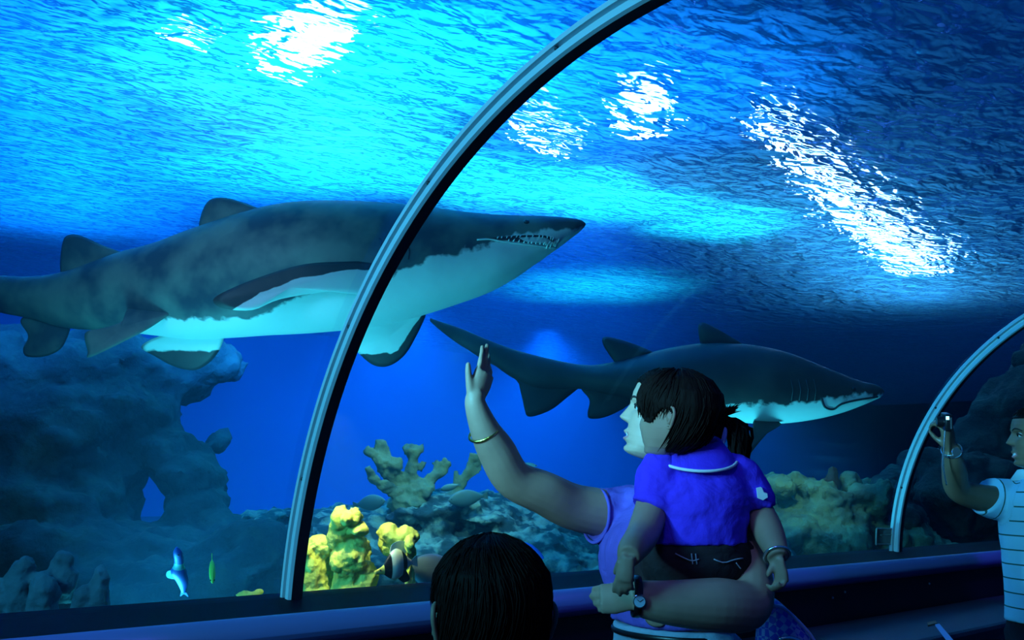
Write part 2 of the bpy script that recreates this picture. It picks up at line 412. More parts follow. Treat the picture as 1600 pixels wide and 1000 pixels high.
# mouth, teeth, eye, gills
bm = bmesh.new(); mo = []
lipU = [(766, 379), (790, 375.5), (815, 373), (845, 372), (863, 375)]; lipL = [(865, 385), (848, 385), (820, 383), (790, 380.5)]
slab(bm, [s1.skin(x, y, .003) for x, y in catmull(lipU, 16)]+[s1.skin(x, y, .003) for x, y in catmull(lipL, 14)], -FWD*.008)
mouth = bm_obj('mouth', bm, M_MOUTH, root, smooth=False)
def tooth(x, y, dx, dy, r):
    p = s1.skin(x, y, .007); q = s1.skin(x+dx, y+dy, .012)
    b2 = bmesh.new(); tube(b2, [p, p+(q-p)*.55-FWD*.003, q], [r, r*.75, r*.08], 6); bm_obj('tooth', b2, M_TOOTH, mouth)
for i in range(13):
    t = i/12; x, y = catmull(lipU, 40)[int(6+t*33)]
    tooth(x, y-.5, -1.5+random.uniform(-1, 1), 3.5+2.5*t+random.uniform(-1, 1), .0032)
for i in range(14):
    t = i/13; x, y = catmull(lipL, 40)[int(t*36)]
    tooth(x, y+1, 1.5+random.uniform(-1.5, 1.5), -3.5-2.5*(1-t)+random.uniform(-1, 1), .003)
for (x, y, dx, dy) in ((868, 378, -2, 9), (872, 376, -4, 8), (866, 387, 3, -8), (858, 390, 2, -9), (852, 391, 4, -9)): tooth(x, y, dx, dy, .0034)
b2 = bmesh.new(); tube(b2, [s1.skin(x, y, .002) for x, y in catmull([(748, 381), (767, 380), (785, 383), (820, 386.5), (848, 388.5), (868, 388)], 20)], .0035, 8)
o = bm_obj('lower_lip', b2, M_SKIN1, root); set_attr(o.data, [1.0]*len(o.data.vertices))
b2 = bmesh.new(); bmesh.ops.create_uvsphere(b2, u_segments=14, v_segments=10, radius=.012, matrix=Matrix.Translation(s1.skin(822, 352, -.004))); bm_obj('eye', b2, M_EYE, root)
for (x, y0, y1) in ((608, 380, 416), (621, 378, 414), (634, 381, 412), (647, 384, 412)):
    b2 = bmesh.new(); tube(b2, [s1.skin(xx, yy, .0) for xx, yy in catmull([(x-2, y0), (x+2, (y0+y1)/2), (x+1, y1)], 10)], .0045, 6); bm_obj('gill_slit', b2, M_GILL, root)

# -- the darker shark behind the woman
root = empty('shark', at(1100, 590, 5.6))
tag(root, 'dark brown shark with white belly swimming behind the waving woman', 'shark', 'sharks in the tank')
st2 = [(672, 497, 502, 600), (690, 503, 518, 600), (720, 513, 540, 600), (760, 530, 562, 610), (800, 545, 590, 640), (840, 556, 606, 660), (880, 565, 608, 660), (910, 570, 608, 660), (940, 569, 614, 655), (990, 558, 625, 648), (1040, 545, 638, 643),
       (1090, 537, 650, 636), (1140, 536, 658, 629), (1190, 541, 662, 627), (1235, 552, 660, 626), (1280, 570, 653, 618), (1315, 584, 644, 616), (1345, 595, 633, 615), (1365, 600, 625, 614), (1376, 605, 620, 616), (1381, 611, 614, 618)]
fat2 = lambda x: interp([(672, 2), (760, 8), (840, 13), (910, 17), (990, 36), (1090, 54), (1190, 58), (1280, 48), (1345, 28), (1372, 12), (1381, 2)], x)
dep2 = lambda x: 5.6+.0009*(1100-x)*.4
s2 = Shark(st2, dep2, fat2)
s2.build(root, M_SKIN2)
near = lambda x, k=1.0: s2.fat(x)/FPX*s2.depth(x)*k
s2.fin(root, M_SKIN2, 'dorsal_fin', [(1165, 540), (1140, 525), (1112, 509), (1096, 504), (1091, 512), (1094, 535), (1100, 548), (1135, 552)], [0]*8, .02)
s2.fin(root, M_SKIN2, 'dorsal_fin', [(1025, 552), (990, 537), (955, 527), (942, 528), (943, 540), (956, 560), (968, 572), (1000, 570)], [0]*8, .018)
s2.fin(root, M_SKIN2, 'anal_fin', [(1000, 618), (975, 638), (945, 652), (922, 654), (918, 645), (921, 625), (908, 606), (930, 600), (970, 608)], [0]*9, .016)
s2.fin(root, M_SKIN2, 'tail_fin', [(905, 606), (885, 622), (862, 640), (832, 651), (821, 646), (820, 620), (808, 596), (785, 578), (755, 562), (730, 545), (712, 524), (740, 523), (800, 548), (860, 566)], [0]*14, .014)
s2.fin(root, M_SKIN2, 'pelvic_fin', [(1120, 648), (1100, 672), (1075, 690), (1060, 690), (1062, 670), (1070, 650), (1090, 640)], [near(1090)*.7]*7, .014)
n3 = near(1200)
s2.fin(root, M_SKIN2, 'pectoral_fin', [(1214, 660), (1198, 666), (1180, 680), (1160, 700), (1140, 720), (1134, 716), (1148, 690), (1166, 664), (1172, 654), (1200, 650)], [n3*.5, n3*.6, n3*.8, n3*1.0, n3*1.3, n3*1.3, n3*1.0, n3*.7, n3*.5, n3*.4], .014)
b2 = bmesh.new(); bmesh.ops.create_uvsphere(b2, u_segments=14, v_segments=10, radius=.013, matrix=Matrix.Translation(s2.skin(1322, 606, -.004))); bm_obj('eye', b2, M_EYE, root)
b2 = bmesh.new(); tube(b2, [s2.skin(x, y, .0) for x, y in catmull([(1268, 618), (1275, 632), (1290, 636), (1302, 628), (1330, 622), (1366, 619)], 24)], .006, 6); bm_obj('mouth', b2, M_GILL, root)
for x in (1222, 1234, 1246, 1258):
    b2 = bmesh.new(); tube(b2, [s2.skin(xx, yy, .0) for xx, yy in ((x-1, 590), (x+2, 606), (x, 622))], .004, 6); bm_obj('gill_slit', b2, M_GILL, root)
# ------------------------------------------------------------------ reef, rocks, corals, fish
M_ROCK = principled('dark_reef_rock', (.018, .03, .032), .9, noise=(4, (.06, .09, .075), .45, .72), bump=(14, .6, .06))
M_RUBBLE = principled('coral_rubble', (.025, .06, .06), .9, noise=(9, (.32, .46, .36), .46, .6), bump=(22, .6, .04))
M_YELLOW = principled('yellow_coral', (.75, .78, .16), .75, noise=(9, (.42, .46, .06), .45, .66), bump=(26, .7, .03))
M_ELK = principled('pale_branch_coral', (.26, .32, .17), .8, noise=(8, (.09, .14, .1), .45, .65), bump=(22, .5, .03))
M_FINGER = principled('blue_grey_coral', (.10, .22, .28), .85, noise=(7, (.06, .13, .17), .4, .65), bump=(30, .5, .02))
M_GREENC = principled('olive_coral', (.16, .26, .14), .85, noise=(6, (.07, .13, .09), .42, .62), bump=(20, .7, .04))
M_BROWNC = principled('brown_coral', (.06, .05, .035), .85, bump=(24, .6, .03))

def remesh(o, vox, smooth=4, disp=None):
    r = o.modifiers.new('r', 'REMESH'); r.mode = 'VOXEL'; r.voxel_size = vox; r.use_smooth_shade = True
    if smooth:
        s = o.modifiers.new('s', 'SMOOTH'); s.iterations = smooth; s.factor = .5
    apply_mods(o)
    if disp:
        for amp, fr, sd in disp:
            ns = [v.normal.copy() for v in o.data.vertices]; off = Vector((sd, -sd*2, sd*3))
            for v, nn in zip(o.data.vertices, ns):
                v.co = v.co+nn*(amp*mnoise.fractal(v.co*fr+off, 1.0, 2.0, 4))
    for p in o.data.polygons: p.use_smooth = True
    return o
def recentre(o, loc):
    """the object's origin to loc"""
    loc = Vector(loc); o.data.transform(Matrix.Translation(-loc)); o.location = loc
def lumps(name, items, mt, vox, label, cat, disp=None, smooth=3, group=None, tubes=()):
    """a reef piece out of lumps: items = (px, py, depth, rx, ry(depth), rz) in metres"""
    bm = bmesh.new()
    for i, (x, y, d, rx, ry, rz) in enumerate(items):
        R = Matrix((RGT, FWD, UPV)).transposed()
        blob(bm, at(x, y, d), (rx, ry, rz), 3, .25, 1.4, i+len(name)*.7, R)
    for pts, rad, fl in tubes:
        tube(bm, [at(*p) for p in pts], rad, 12, flat=fl, up=-FWD)
    o = bm_obj(name, bm, mt); remesh(o, vox, smooth, disp)
    lo = Vector((min(v.co.x for v in o.data.vertices), min(v.co.y for v in o.data.vertices), min(v.co.z for v in o.data.vertices)))
    hi = Vector((max(v.co.x for v in o.data.vertices), max(v.co.y for v in o.data.vertices), 0))
    recentre(o, ((lo.x+hi.x)/2, (lo.y+hi.y)/2, lo.z))
    tag(o, label, cat, group); return o

# the bed of the tank
bm = bmesh.new(); nx, ny = 150, 70; G = []
def bed_z(x, y):
    z = -.05+.06*(y-D)+.25*mnoise.fractal(Vector((x*.5, y*.5, 1.7)), 1, 2, 4)
    return min(z, .25+.03*y)
for i in range(nx+1):
    G.append([])
    for j in range(ny+1):
        x = X0+.1+(X1-X0-.5)*i/nx; y = D+.14+(YF-D-.16)*j/ny
        G[i].append(bm.verts.new((x, y, bed_z(x, y))))
for i in range(nx):
    for j in range(ny): bm.faces.new((G[i][j], G[i+1][j], G[i+1][j+1], G[i][j+1]))
o = bm_obj('ground', bm, M_BED); struct(o)

# dark rock formation with openings on the left
lumps('rock_formation', [
    (-60, 650, 5.6, .55, .6, .55), (40, 600, 5.8, .5, .5, .35), (150, 575, 6.0, .45, .5, .2), (240, 590, 6.2, .4, .4, .17), (310, 570, 6.4, .3, .4, .13), (90, 690, 5.6, .4, .5, .3), (170, 650, 5.8, .35, .4, .22), (230, 640, 5.9, .22, .35, .14),
    (60, 780, 5.4, .5, .5, .3), (145, 735, 5.6, .26, .4, .2), (255, 700, 5.8, .17, .3, .12), (295, 735, 5.7, .16, .3, .11), (305, 795, 5.6, .12, .3, .11), (165, 800, 5.5, .14, .3, .1),
    (150, 880, 5.2, .5, .5, .2), (310, 862, 5.2, .42, .5, .15), (400, 850, 5.4, .3, .4, .12), (90, 900, 4.9, .5, .4, .25), (250, 920, 4.8, .55, .5, .25), (400, 910, 4.8, .4, .4, .25), (-40, 850, 5.2, .5, .5, .5),
    (345, 690, 6.2, .07, .2, .05), (330, 740, 5.8, .09, .2, .05)],
    M_ROCK, .035, 'dark rock formation with blue gaps under the big shark, left of the metal strip', 'rock', [(.10, 2.2, 3), (.04, 7, 5)])
lumps('rubble_ridge', [(330+i*17, 812+random.uniform(-5, 7)-i*.8, 5.5+random.uniform(-.2, .2), random.uniform(.05, .1), .1, random.uniform(.02, .035)) for i in range(9)]+[(400, 835, 5.6, .35, .3, .06)],
    M_RUBBLE, .014, 'pale rubble ledge beside the foot of the metal strip, left of it', 'rubble', [(.015, 9, 2)])
# mound of rubble under the branching coral
rb = [(560, 850, 6.2, .5, .4, .2), (700, 840, 6.3, .6, .5, .28), (840, 850, 6.4, .6, .5, .2), (960, 890, 6.3, .6, .5, .3), (640, 890, 5.8, .7, .5, .25), (500, 890, 5.8, .5, .5, .3), (640, 800, 6.4, .2, .3, .1), (720, 800, 6.5, .3, .3, .12), (1100, 900, 6.3, .6, .5, .3), (800, 900, 5.8, .7, .5, .25)]
for i in range(80):
    x = random.gauss(700, 105); y = 835-55*math.exp(-((x-690)/100)**2)+random.uniform(-6, 42)
    rb.append((x, y, 6.0+random.uniform(-.2, .25), random.uniform(.05, .16), random.uniform(.05, .14), random.uniform(.015, .04)))
lumps('rubble_mound', rb, M_RUBBLE, .022, 'mound of broken coral rubble under the branching coral', 'rubble', [(.03, 7, 2), (.02, 20, 3)], 1)

def arm(*p):  # px, py, radius in px, depth
    return ([(x, y, d) for x, y, r, d in p], [r/FPX*d for x, y, r, d in p], (.45, 1))
lumps('branching_coral', [(640, 785, 6.0, .14, .12, .07), (655, 765, 6.0, .09, .08, .06)], M_ELK, .011, 'pale branching coral with flat-topped arms standing on the rubble mound', 'coral', [(.016, 14, 2), (.008, 40, 4)], 2, None, [
    arm((642, 785, 16, 6.0), (622, 755, 15, 6.0), (605, 730, 17, 5.95), (595, 705, 16, 5.95), (596, 688, 9, 5.95)), arm((610, 735, 10, 5.95), (590, 718, 9, 5.9), (572, 700, 7, 5.9)), arm((612, 742, 11, 5.95), (622, 724, 10, 5.95), (620, 716, 8, 5.95)),
    arm((640, 775, 14, 6), (610, 765, 10, 5.9), (582, 748, 9, 5.85), (575, 730, 5, 5.8)), arm((645, 775, 13, 6), (640, 745, 11, 6), (645, 718, 9, 6), (645, 700, 17, 6)), arm((630, 698, 5, 6), (662, 698, 5, 6)),
    arm((650, 772, 13, 6), (672, 750, 9, 6.05), (690, 732, 11, 6.1), (700, 720, 9, 6.1)), arm((655, 735, 5, 6.02), (663, 720, 7, 6.02)), arm((655, 775, 10, 6), (675, 762, 6, 6), (672, 755, 4, 6)), arm((690, 732, 8, 6.1), (678, 720, 6, 6.1))])
lumps('branching_coral', [(712, 782, 6.2, .12, .1, .05)], M_ELK, .012, 'smaller forked coral right of the flat-topped one, by the waving forearm', 'coral', [(.014, 14, 6)], 2, None, [
    arm((700, 785, 8, 6.2), (718, 765, 8, 6.2), (728, 745, 7, 6.2), (736, 722, 7, 6.2), (742, 708, 9, 6.2)), arm((715, 768, 7, 6.2), (712, 748, 5, 6.2), (712, 735, 4, 6.2)), arm((728, 750, 6, 6.2), (748, 735, 5, 6.2), (752, 716, 5, 6.2)), arm((700, 788, 7, 6.2), (680, 782, 5, 6.2), (665, 775, 4, 6.2))])

# yellow-green corals lit close behind the glass
lumps('yellow_coral', [(488, 930, 3.5, .062, .06, .14), (485, 880, 3.5, .055, .05, .05), (498, 855, 3.52, .05, .05, .042), (478, 862, 3.48, .03, .04, .025), (512, 890, 3.6, .03, .04, .1)], M_YELLOW, .007,
      'short yellow coral stump with a round cap, nearest the metal strip', 'coral', [(.012, 14, 1), (.005, 45, 3)], 2)
lumps('yellow_coral', [(545, 940, 3.5, .07, .06, .09), (543, 895, 3.5, .05, .05, .09), (538, 850, 3.5, .032, .04, .09), (533, 810, 3.48, .034, .04, .045), (552, 805, 3.46, .026, .03, .03), (545, 870, 3.48, .062, .04, .05), (530, 835, 3.5, .04, .04, .06), (568, 905, 3.52, .05, .05, .07), (555, 850, 3.52, .045, .04, .04), (528, 798, 3.48, .022, .03, .022), (541, 812, 3.43, .02, .025, .02), (560, 828, 3.46, .034, .03, .016), (525, 880, 3.46, .022, .03, .03), (570, 900, 3.6, .03, .04, .08), (566, 860, 3.62, .028, .04, .05)], M_YELLOW, .007,
      'tall knobbly yellow coral column, middle of the three near the glass', 'coral', [(.012, 16, 4), (.006, 48, 3)], 2)
lumps('yellow_coral', [(607, 832, 3.55, .034, .03, .034), (634, 838, 3.55, .044, .03, .036), (618, 850, 3.57, .05, .035, .05), (632, 865, 3.6, .045, .035, .05), (628, 862, 3.56, .036, .035, .06), (600, 850, 3.62, .02, .03, .04), (640, 850, 3.5, .022, .03, .035), (640, 905, 3.56, .018, .03, .07), (642, 940, 3.56, .045, .04, .06)], M_YELLOW, .006,
      'lobed yellow coral behind the black and white fish', 'coral', [(.009, 18, 7), (.004, 50, 3)], 2)
lumps('yellow_coral', [(388, 930, 3.4, .04, .03, .012), (402, 926, 3.42, .018, .02, .012), (374, 936, 3.38, .02, .02, .01)], M_YELLOW, .005, 'low scrap of yellow coral at the sill, left of the metal strip', 'coral', [(.006, 26, 7)], 1)
# rounded finger corals, bottom left
lumps('finger_coral', [(30, 935, 3.3, .05, .05, .12), (40, 885, 3.3, .03, .03, .04), (65, 940, 3.25, .05, .05, .09), (98, 905, 3.35, .05, .05, .09), (100, 875, 3.35, .034, .03, .032), (68, 905, 3.3, .03, .03, .03), (5, 930, 3.3, .04, .04, .06)], M_FINGER, .008,
      'cluster of rounded blue-grey finger corals in the bottom left corner', 'coral', [(.008, 16, 2), (.003, 50, 3)], 2)
lumps('finger_coral', [(156, 935, 3.3, .035, .04, .1), (158, 903, 3.3, .026, .03, .03), (130, 945, 3.28, .04, .04, .06)], M_FINGER, .007, 'single thick finger coral right of the corner cluster', 'coral', [(.007, 18, 9), (.003, 50, 3)], 2)

# reef on the right
rr = [(1215, 790, 7.4, .3, .3, .22), (1270, 800, 7.4, .35, .3, .2), (1340, 805, 7.6, .4, .35, .22), (1180, 830, 7.2, .4, .4, .25), (1260, 845, 7, .5, .4, .25), (1350, 850, 7.2, .6, .4, .25)]
for i in range(42):
    x = random.uniform(1185, 1385); y = 775-10*math.exp(-((x-1225)/30)**2)+random.uniform(-16, 50)
    rr.append((x, y, 7.1+random.uniform(-.2, .2), random.uniform(.05, .11), .09, random.uniform(.05, .11)))
lumps('coral_bank', rr, M_GREENC, .024, 'dim olive coral bank right of the girl', 'coral', [(.05, 6, 2), (.02, 18, 3)], 2)
lumps('pillar_coral', [(1287, 775, 7.2, .045, .05, .13), (1301, 762, 7.2, .055, .05, .16), (1300, 738, 7.2, .04, .04, .05)], M_BROWNC, .014, 'dark brown twin pillar coral standing on the olive bank', 'coral', [(.02, 10, 2)], 2)
lumps('rock', [(1392, 770, 7.4, .15, .2, .16), (1378, 785, 7.3, .1, .2, .1), (1405, 748, 7.5, .1, .2, .1), (1395, 815, 7.3, .25, .3, .2)], M_ROCK, .02, 'layered grey rock just left of the far metal strip', 'rock', [(.03, 7, 2)], 2)
lumps('rock_formation', [(1440, 760, 8.2, .25, .4, .3), (1500, 780, 8, .5, .5, .35), (1600, 770, 9.6, .7, .5, .6), (1700, 700, 10.6, .75, .6, 1.1), (1480, 850, 8.6, .6, .5, .35), (1600, 850, 9.6, .8, .5, .5), (1620, 640, 9, .5, .5, .35), (1540, 700, 9, .4, .4, .25), (1760, 620, 11.5, .9, .6, .65), (1660, 560, 9.8, .5, .4, .25)],
      M_ROCK, .05, 'dark rock face seen past the far metal strip, behind the man', 'rock', [(.14, 1.6, 2), (.05, 6, 3)], 3)

# ---- fish
def fish(label, head, tail, height, thick, mats, profile, depth_up=None, group='small fish', bands=None, fins=(), tailfin=.5, name='reef_fish'):
    """head, tail: (px, py, depth); profile: (t, half height up, half height down), t from nose to tail root; bands: list of (t, material index)"""
    H = at(*head); T = at(*tail); ax = (T-H); Ln = ax.length; ax.normalize()
    up = UPV if abs(ax.dot(UPV)) < .8 else RGT
    up = (up-ax*up.dot(ax)).normalized(); sd = ax.cross(up)
    root = empty(name, (H+T)/2); tag(root, label, 'fish', group)
    bm = bmesh.new(); n, seg = 32, 20; rings = []
    prof = catmull(profile, n)
    for t, hu, hd in prof:
        c = H+ax*(t*Ln); h = max((hu+hd)/2, .004)*height; mid = (hu-hd)/2*height; w = max(thick*h*1.1, .002) if thick < 1 else thick
        rings.append([bm.verts.new(c+up*(mid+h*math.sin(2*PI*k/seg))+sd*(w*math.cos(2*PI*k/seg))) for k in range(seg)])
    for i, (A, B) in enumerate(zip(rings, rings[1:])):
        mi = 0
        for t0, m_ in (bands or []):
            if prof[i][0] >= t0: mi = m_
        for k in range(seg):
            f = bm.faces.new((A[k], A[(k+1) % seg], B[(k+1) % seg], B[k])); f.material_index = mi
    bm.faces.new(rings[0]); bm.faces.new(rings[-1])
    bm_obj('body', bm, mats, root)
    def flat_fin(nm, pts, mi, th=.002):
        b2 = bmesh.new()
        P = [H+ax*(t*Ln)+up*(h*height) for t, h in catmull(pts, 18)]
        slab(b2, P, sd*th)
        bm_obj(nm, b2, mats[mi], root, smooth=False)
    for nm, pts, mi in fins: flat_fin(nm, pts, mi)
    t0 = prof[-1][0]; hw = (prof[-1][1]+prof[-1][2])/2
    flat_fin('tail_fin', [(t0-.02, hw*.8), (1, tailfin), (.95, 0), (1, -tailfin), (t0-.02, -hw*.8)], bands[-1][1] if bands else 0)
    for s_ in (1, -1):
        b2 = bmesh.new(); tt, hu, hd = prof[5]
        h = (hu+hd)/2*height; bmesh.ops.create_uvsphere(b2, u_segments=8, v_segments=6, radius=max(.003, .1*h), matrix=Matrix.Translation(H+ax*(tt*Ln)+up*((hu-hd)/2*height+h*.25)+sd*(s_*max(thick*h*1.1, .002)*.92)))
        bm_obj('eye', b2, M_EYE, root)
    return root
F_BLUE = principled('bright_blue_scales', (.02, .16, .85), .4); F_CYAN = principled('cyan_scales', (.15, .75, .9), .4)
F_GREEN = principled('yellow_green_scales', (.30, .85, .12), .4); F_WHITE = principled('white_scales', (.8, .85, .75), .4); F_BLACK = principled('black_scales', (.008, .008, .012), .4)
F_YEL = principled('yellow_scales', (.85, .8, .2), .4); F_GREY = principled('blue_grey_scales', (.12, .2, .3), .45); F_DIM = principled('dim_teal_scales', (.12, .25, .25), .5)
PLAIN = [(0, .03, .03), (.08, .45, .45), (.25, .9, .85), (.45, 1, 1), (.65, .75, .75), (.82, .3, .3), (.88, .22, .22)]
fish('bright blue fish with a cyan stripe swimming upright near the glass, bottom left', (276, 855, 3.3), (288, 932, 3.45), .028, .5, [F_BLUE, F_CYAN, F_BLUE], [(0, .1, .1), (.1, .6, .5), (.25, .6, .55), (.36, .55, .7), (.5, .8, 1.2), (.68, .8, .7), (.85, .4, .35), (.9, .35, .3)], bands=[(0, 0), (.3, 1), (.4, 2)],
     fins=[('pectoral_fin', [(.45, -.6), (.5, -1.6), (.62, -1.7), (.65, -.6)], 1)])
fish('small yellow-green fish with its nose down near the glass', (332, 911, 3.35), (331, 866, 3.45), .017, .55, [F_GREEN], [(0, .2, .2), (.08, .6, .6), (.25, 1, .9), (.5, 1, .95), (.7, .6, .7), (.78, .15, .2), (.82, .1, .1)], tailfin=.25)
fish('white fish with black bands and a yellow snout before the yellow coral', (586, 894, 3.42), (652, 876, 3.55), .058, .28, [F_YEL, F_BLACK, F_WHITE, F_BLACK, F_WHITE], [(0, .08, .12), (.1, .16, .2), (.2, .3, .3), (.3, .7, .55), (.45, 1.1, .8), (.62, .9, .65), (.78, .35, .25), (.86, .16, .12)],
     bands=[(0, 0), (.2, 1), (.34, 2), (.6, 3), (.72, 4)], fins=[('dorsal_fin', [(.35, .8), (.4, 1.35), (.6, 1.5), (.8, 1.2), (.7, .6)], 2), ('anal_fin', [(.5, -.7), (.65, -1.1), (.8, -1.0), (.72, -.4)], 3)], tailfin=.35)
fish('blue-backed grey fish half hidden by the dark head in front', (638, 884, 3.7), (730, 905, 3.9), .065, .5, [F_GREY], PLAIN, tailfin=.6)
fish('bright blue fish whose back shows above the dark head in front', (850, 872, 4.4), (770, 852, 4.5), .05, .45, [F_BLUE], PLAIN, tailfin=.7)
fish('small pale fish in open water right of the waving elbow', (840, 728, 5.2), (808, 724, 5.2), .012, .6, [F_WHITE], PLAIN, tailfin=1.2)
fish('dim oval fish hovering left of the branching coral foot', (602, 782, 5.6), (552, 790, 5.7), .045, .4, [F_DIM], PLAIN, tailfin=.5)
fish('dim teal fish right of the branching corals, under the forearm', (700, 782, 5.7), (762, 774, 5.8), .05, .4, [F_DIM], PLAIN, tailfin=.5)
fish('dark small fish with pale edge over the rubble by the forearm', (688, 765, 5.6), (720, 757, 5.6), .02, .5, [F_DIM], PLAIN, tailfin=.6)
# ------------------------------------------------------------------ people
def skin_mat(name, col, rough=.5):
    return principled(name, col, rough, noise=(18, tuple(c*.85 for c in col), .35, .7), bump=(220, .12, .002), spec=.4)
M_SKIN_W = skin_mat('tan_skin', (.56, .33, .24)); M_SKIN_G = skin_mat('child_skin', (.46, .26, .19)); M_SKIN_M = skin_mat('brown_skin', (.20, .12, .08), .4); M_SKIN_C = skin_mat('darker_skin', (.3, .19, .14))  # the child in front has a darker skin tone
M_LIPS = principled('lips', (.45, .17, .17), .35); M_EYEW = principled('eye_white', (.42, .44, .46), .25); M_BROW = principled('brow_hair', (.015, .01, .01), .7); M_TEETH = principled('teeth', (.85, .88, .88), .25)
def cloth(name, col, scale=260, rough=.85, wr=.35):
    mt, nt, N, L = mat(name)
    out = N.new('ShaderNodeOutputMaterial'); b = N.new('ShaderNodeBsdfPrincipled'); L.new(b.outputs[0], out.inputs[0])
    b.inputs['Base Color'].default_value = (*col, 1); b.inputs['Roughness'].default_value = rough; b.inputs['Specular IOR Level'].default_value = .2
    tc = N.new('ShaderNodeTexCoord'); n1 = N.new('ShaderNodeTexNoise'); n1.inputs['Scale'].default_value = 11; n1.inputs['Detail'].default_value = 3; n1.inputs['Distortion'].default_value = 1.2
    n2 = N.new('ShaderNodeTexNoise'); n2.inputs['Scale'].default_value = scale
    L.new(tc.outputs['Object'], n1.inputs[0]); L.new(tc.outputs['Object'], n2.inputs[0])
    a = N.new('ShaderNodeMath'); a.operation = 'MULTIPLY_ADD'; a.inputs[1].default_value = .06; L.new(n2.outputs['Fac'], a.inputs[0]); L.new(n1.outputs['Fac'], a.inputs[2])
    bp = N.new('ShaderNodeBump'); bp.inputs['Strength'].default_value = wr; bp.inputs['Distance'].default_value = .03; L.new(a.outputs[0], bp.inputs['Height']); L.new(bp.outputs[0], b.inputs['Normal'])
    return mt
M_TEE = cloth('purple_blue_jersey', (.15, .10, .52)); M_POLO = cloth('violet_blue_pique', (.10, .04, .82)); M_PIPING = cloth('white_piping', (.85, .88, .92), wr=.1)
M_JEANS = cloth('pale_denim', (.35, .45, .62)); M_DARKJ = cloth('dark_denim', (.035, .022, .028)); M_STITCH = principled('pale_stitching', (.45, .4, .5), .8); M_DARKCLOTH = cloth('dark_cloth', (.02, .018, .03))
def hair_mat(name, col):
    mt, nt, N, L = mat(name)
    out = N.new('ShaderNodeOutputMaterial'); b = N.new('ShaderNodeBsdfPrincipled'); L.new(b.outputs[0], out.inputs[0])
    b.inputs['Base Color'].default_value = (*col, 1); b.inputs['Roughness'].default_value = .6; b.inputs['Specular IOR Level'].default_value = .07
    tc = N.new('ShaderNodeTexCoord'); mp = N.new('ShaderNodeMapping'); mp.inputs['Scale'].default_value = (1, 1, .15); n1 = N.new('ShaderNodeTexNoise'); n1.inputs['Scale'].default_value = 130; n1.inputs['Detail'].default_value = 4
    L.new(tc.outputs['Object'], mp.inputs[0]); L.new(mp.outputs[0], n1.inputs[0])
    bp = N.new('ShaderNodeBump'); bp.inputs['Strength'].default_value = .5; bp.inputs['Distance'].default_value = .006; L.new(n1.outputs['Fac'], bp.inputs['Height']); L.new(bp.outputs[0], b.inputs['Normal'])
    return mt
M_HAIR = hair_mat('black_hair', (.008, .005, .005)); M_HAIR2 = hair_mat('dark_brown_hair', (.014, .007, .006))
M_GOLD = principled('gold', (.8, .6, .15), .25, 1, bump=(300, .5, .003)); M_STEEL = principled('polished_steel', (.7, .75, .8), .2, .9); M_BLACKP = principled('black_plastic', (.008, .008, .012), .3); M_DIAL = principled('pale_dial', (.5, .7, .9), .25)

HF = [(-.5, .20), (-.485, .30), (-.46, .345), (-.42, .355), (-.385, .350), (-.34, .37), (-.29, .385), (-.22, .385), (-.1, .395), (0, .395), (.05, .398), (.1, .415), (.18, .415), (.28, .39), (.38, .32), (.45, .22), (.49, .09), (.5, .0)]
HB = [(-.5, .06), (-.45, -.02), (-.4, -.12), (-.3, -.27), (-.2, -.36), (-.05, -.43), (.1, -.46), (.25, -.44), (.38, -.34), (.45, -.22), (.49, -.09), (.5, -.0)]
HW = [(-.5, .08), (-.485, .14), (-.45, .2), (-.38, .255), (-.28, .29), (-.15, .32), (0, .345), (.12, .36), (.25, .345), (.37, .27), (.45, .175), (.49, .07), (.5, .0)]
def hsurf(th, z, face=1.0, child=0):
    """point on a head of height 1: th from the face, z up; x right, y forward"""
    z_ = max(-.5, min(.5, z)); f = interp(HF, z_); b = interp(HB, z_); w = interp(HW, z_)
    if child:
        w *= 1.0+.05*math.exp(-((z_+.2)/.15)**2)
    mid = (f*.35+b*.65) if False else (f+b)/2; hh = (f-b)/2
    sx, cy = math.sin(th), math.cos(th)
    x = w*(abs(sx)**.9)*(1 if sx >= 0 else -1); y = mid+hh*(abs(cy)**.85)*(1 if cy >= 0 else -1)
    if cy > 0 and face:
        g = lambda cx, cz, sx_, sz: math.exp(-((x-cx)/sx_)**2-((z_-cz)/sz)**2)
        nz = 0
        if -.17 < z_ < .1:
            t = max(0, min(1, (.07-z_)/.18)); wd = .035+.03*t
            prof = (.012+.088*t**1.1)*(1 if z_ > -.115 else max(0, 1-((-.115-z_)/.05)**2)) if z_ < .07 else .015*(1-(z_-.07)/.03)
            nz = max(0, prof)*math.exp(-(x/wd)**2)
        k = 1-.35*child
        y += face*(nz*k+.02*g(-.065, -.125, .035, .03)+.02*g(.065, -.125, .035, .03)
             - .055*g(-.15, .02, .075, .05)-.055*g(.15, .02, .075, .05)+.018*g(-.14, .085, .1, .03)+.018*g(.14, .085, .1, .03)
             + (.02+.02*child)*g(-.19, -.15, .1, .1)+(.02+.02*child)*g(.19, -.15, .1, .1)
             + .035*g(0, -.255, .1, .028)+.04*g(0, -.335, .085, .026)-.012*g(0, -.295, .11, .012)+.03*g(0, -.44, .09, .045))
    return x, y, z
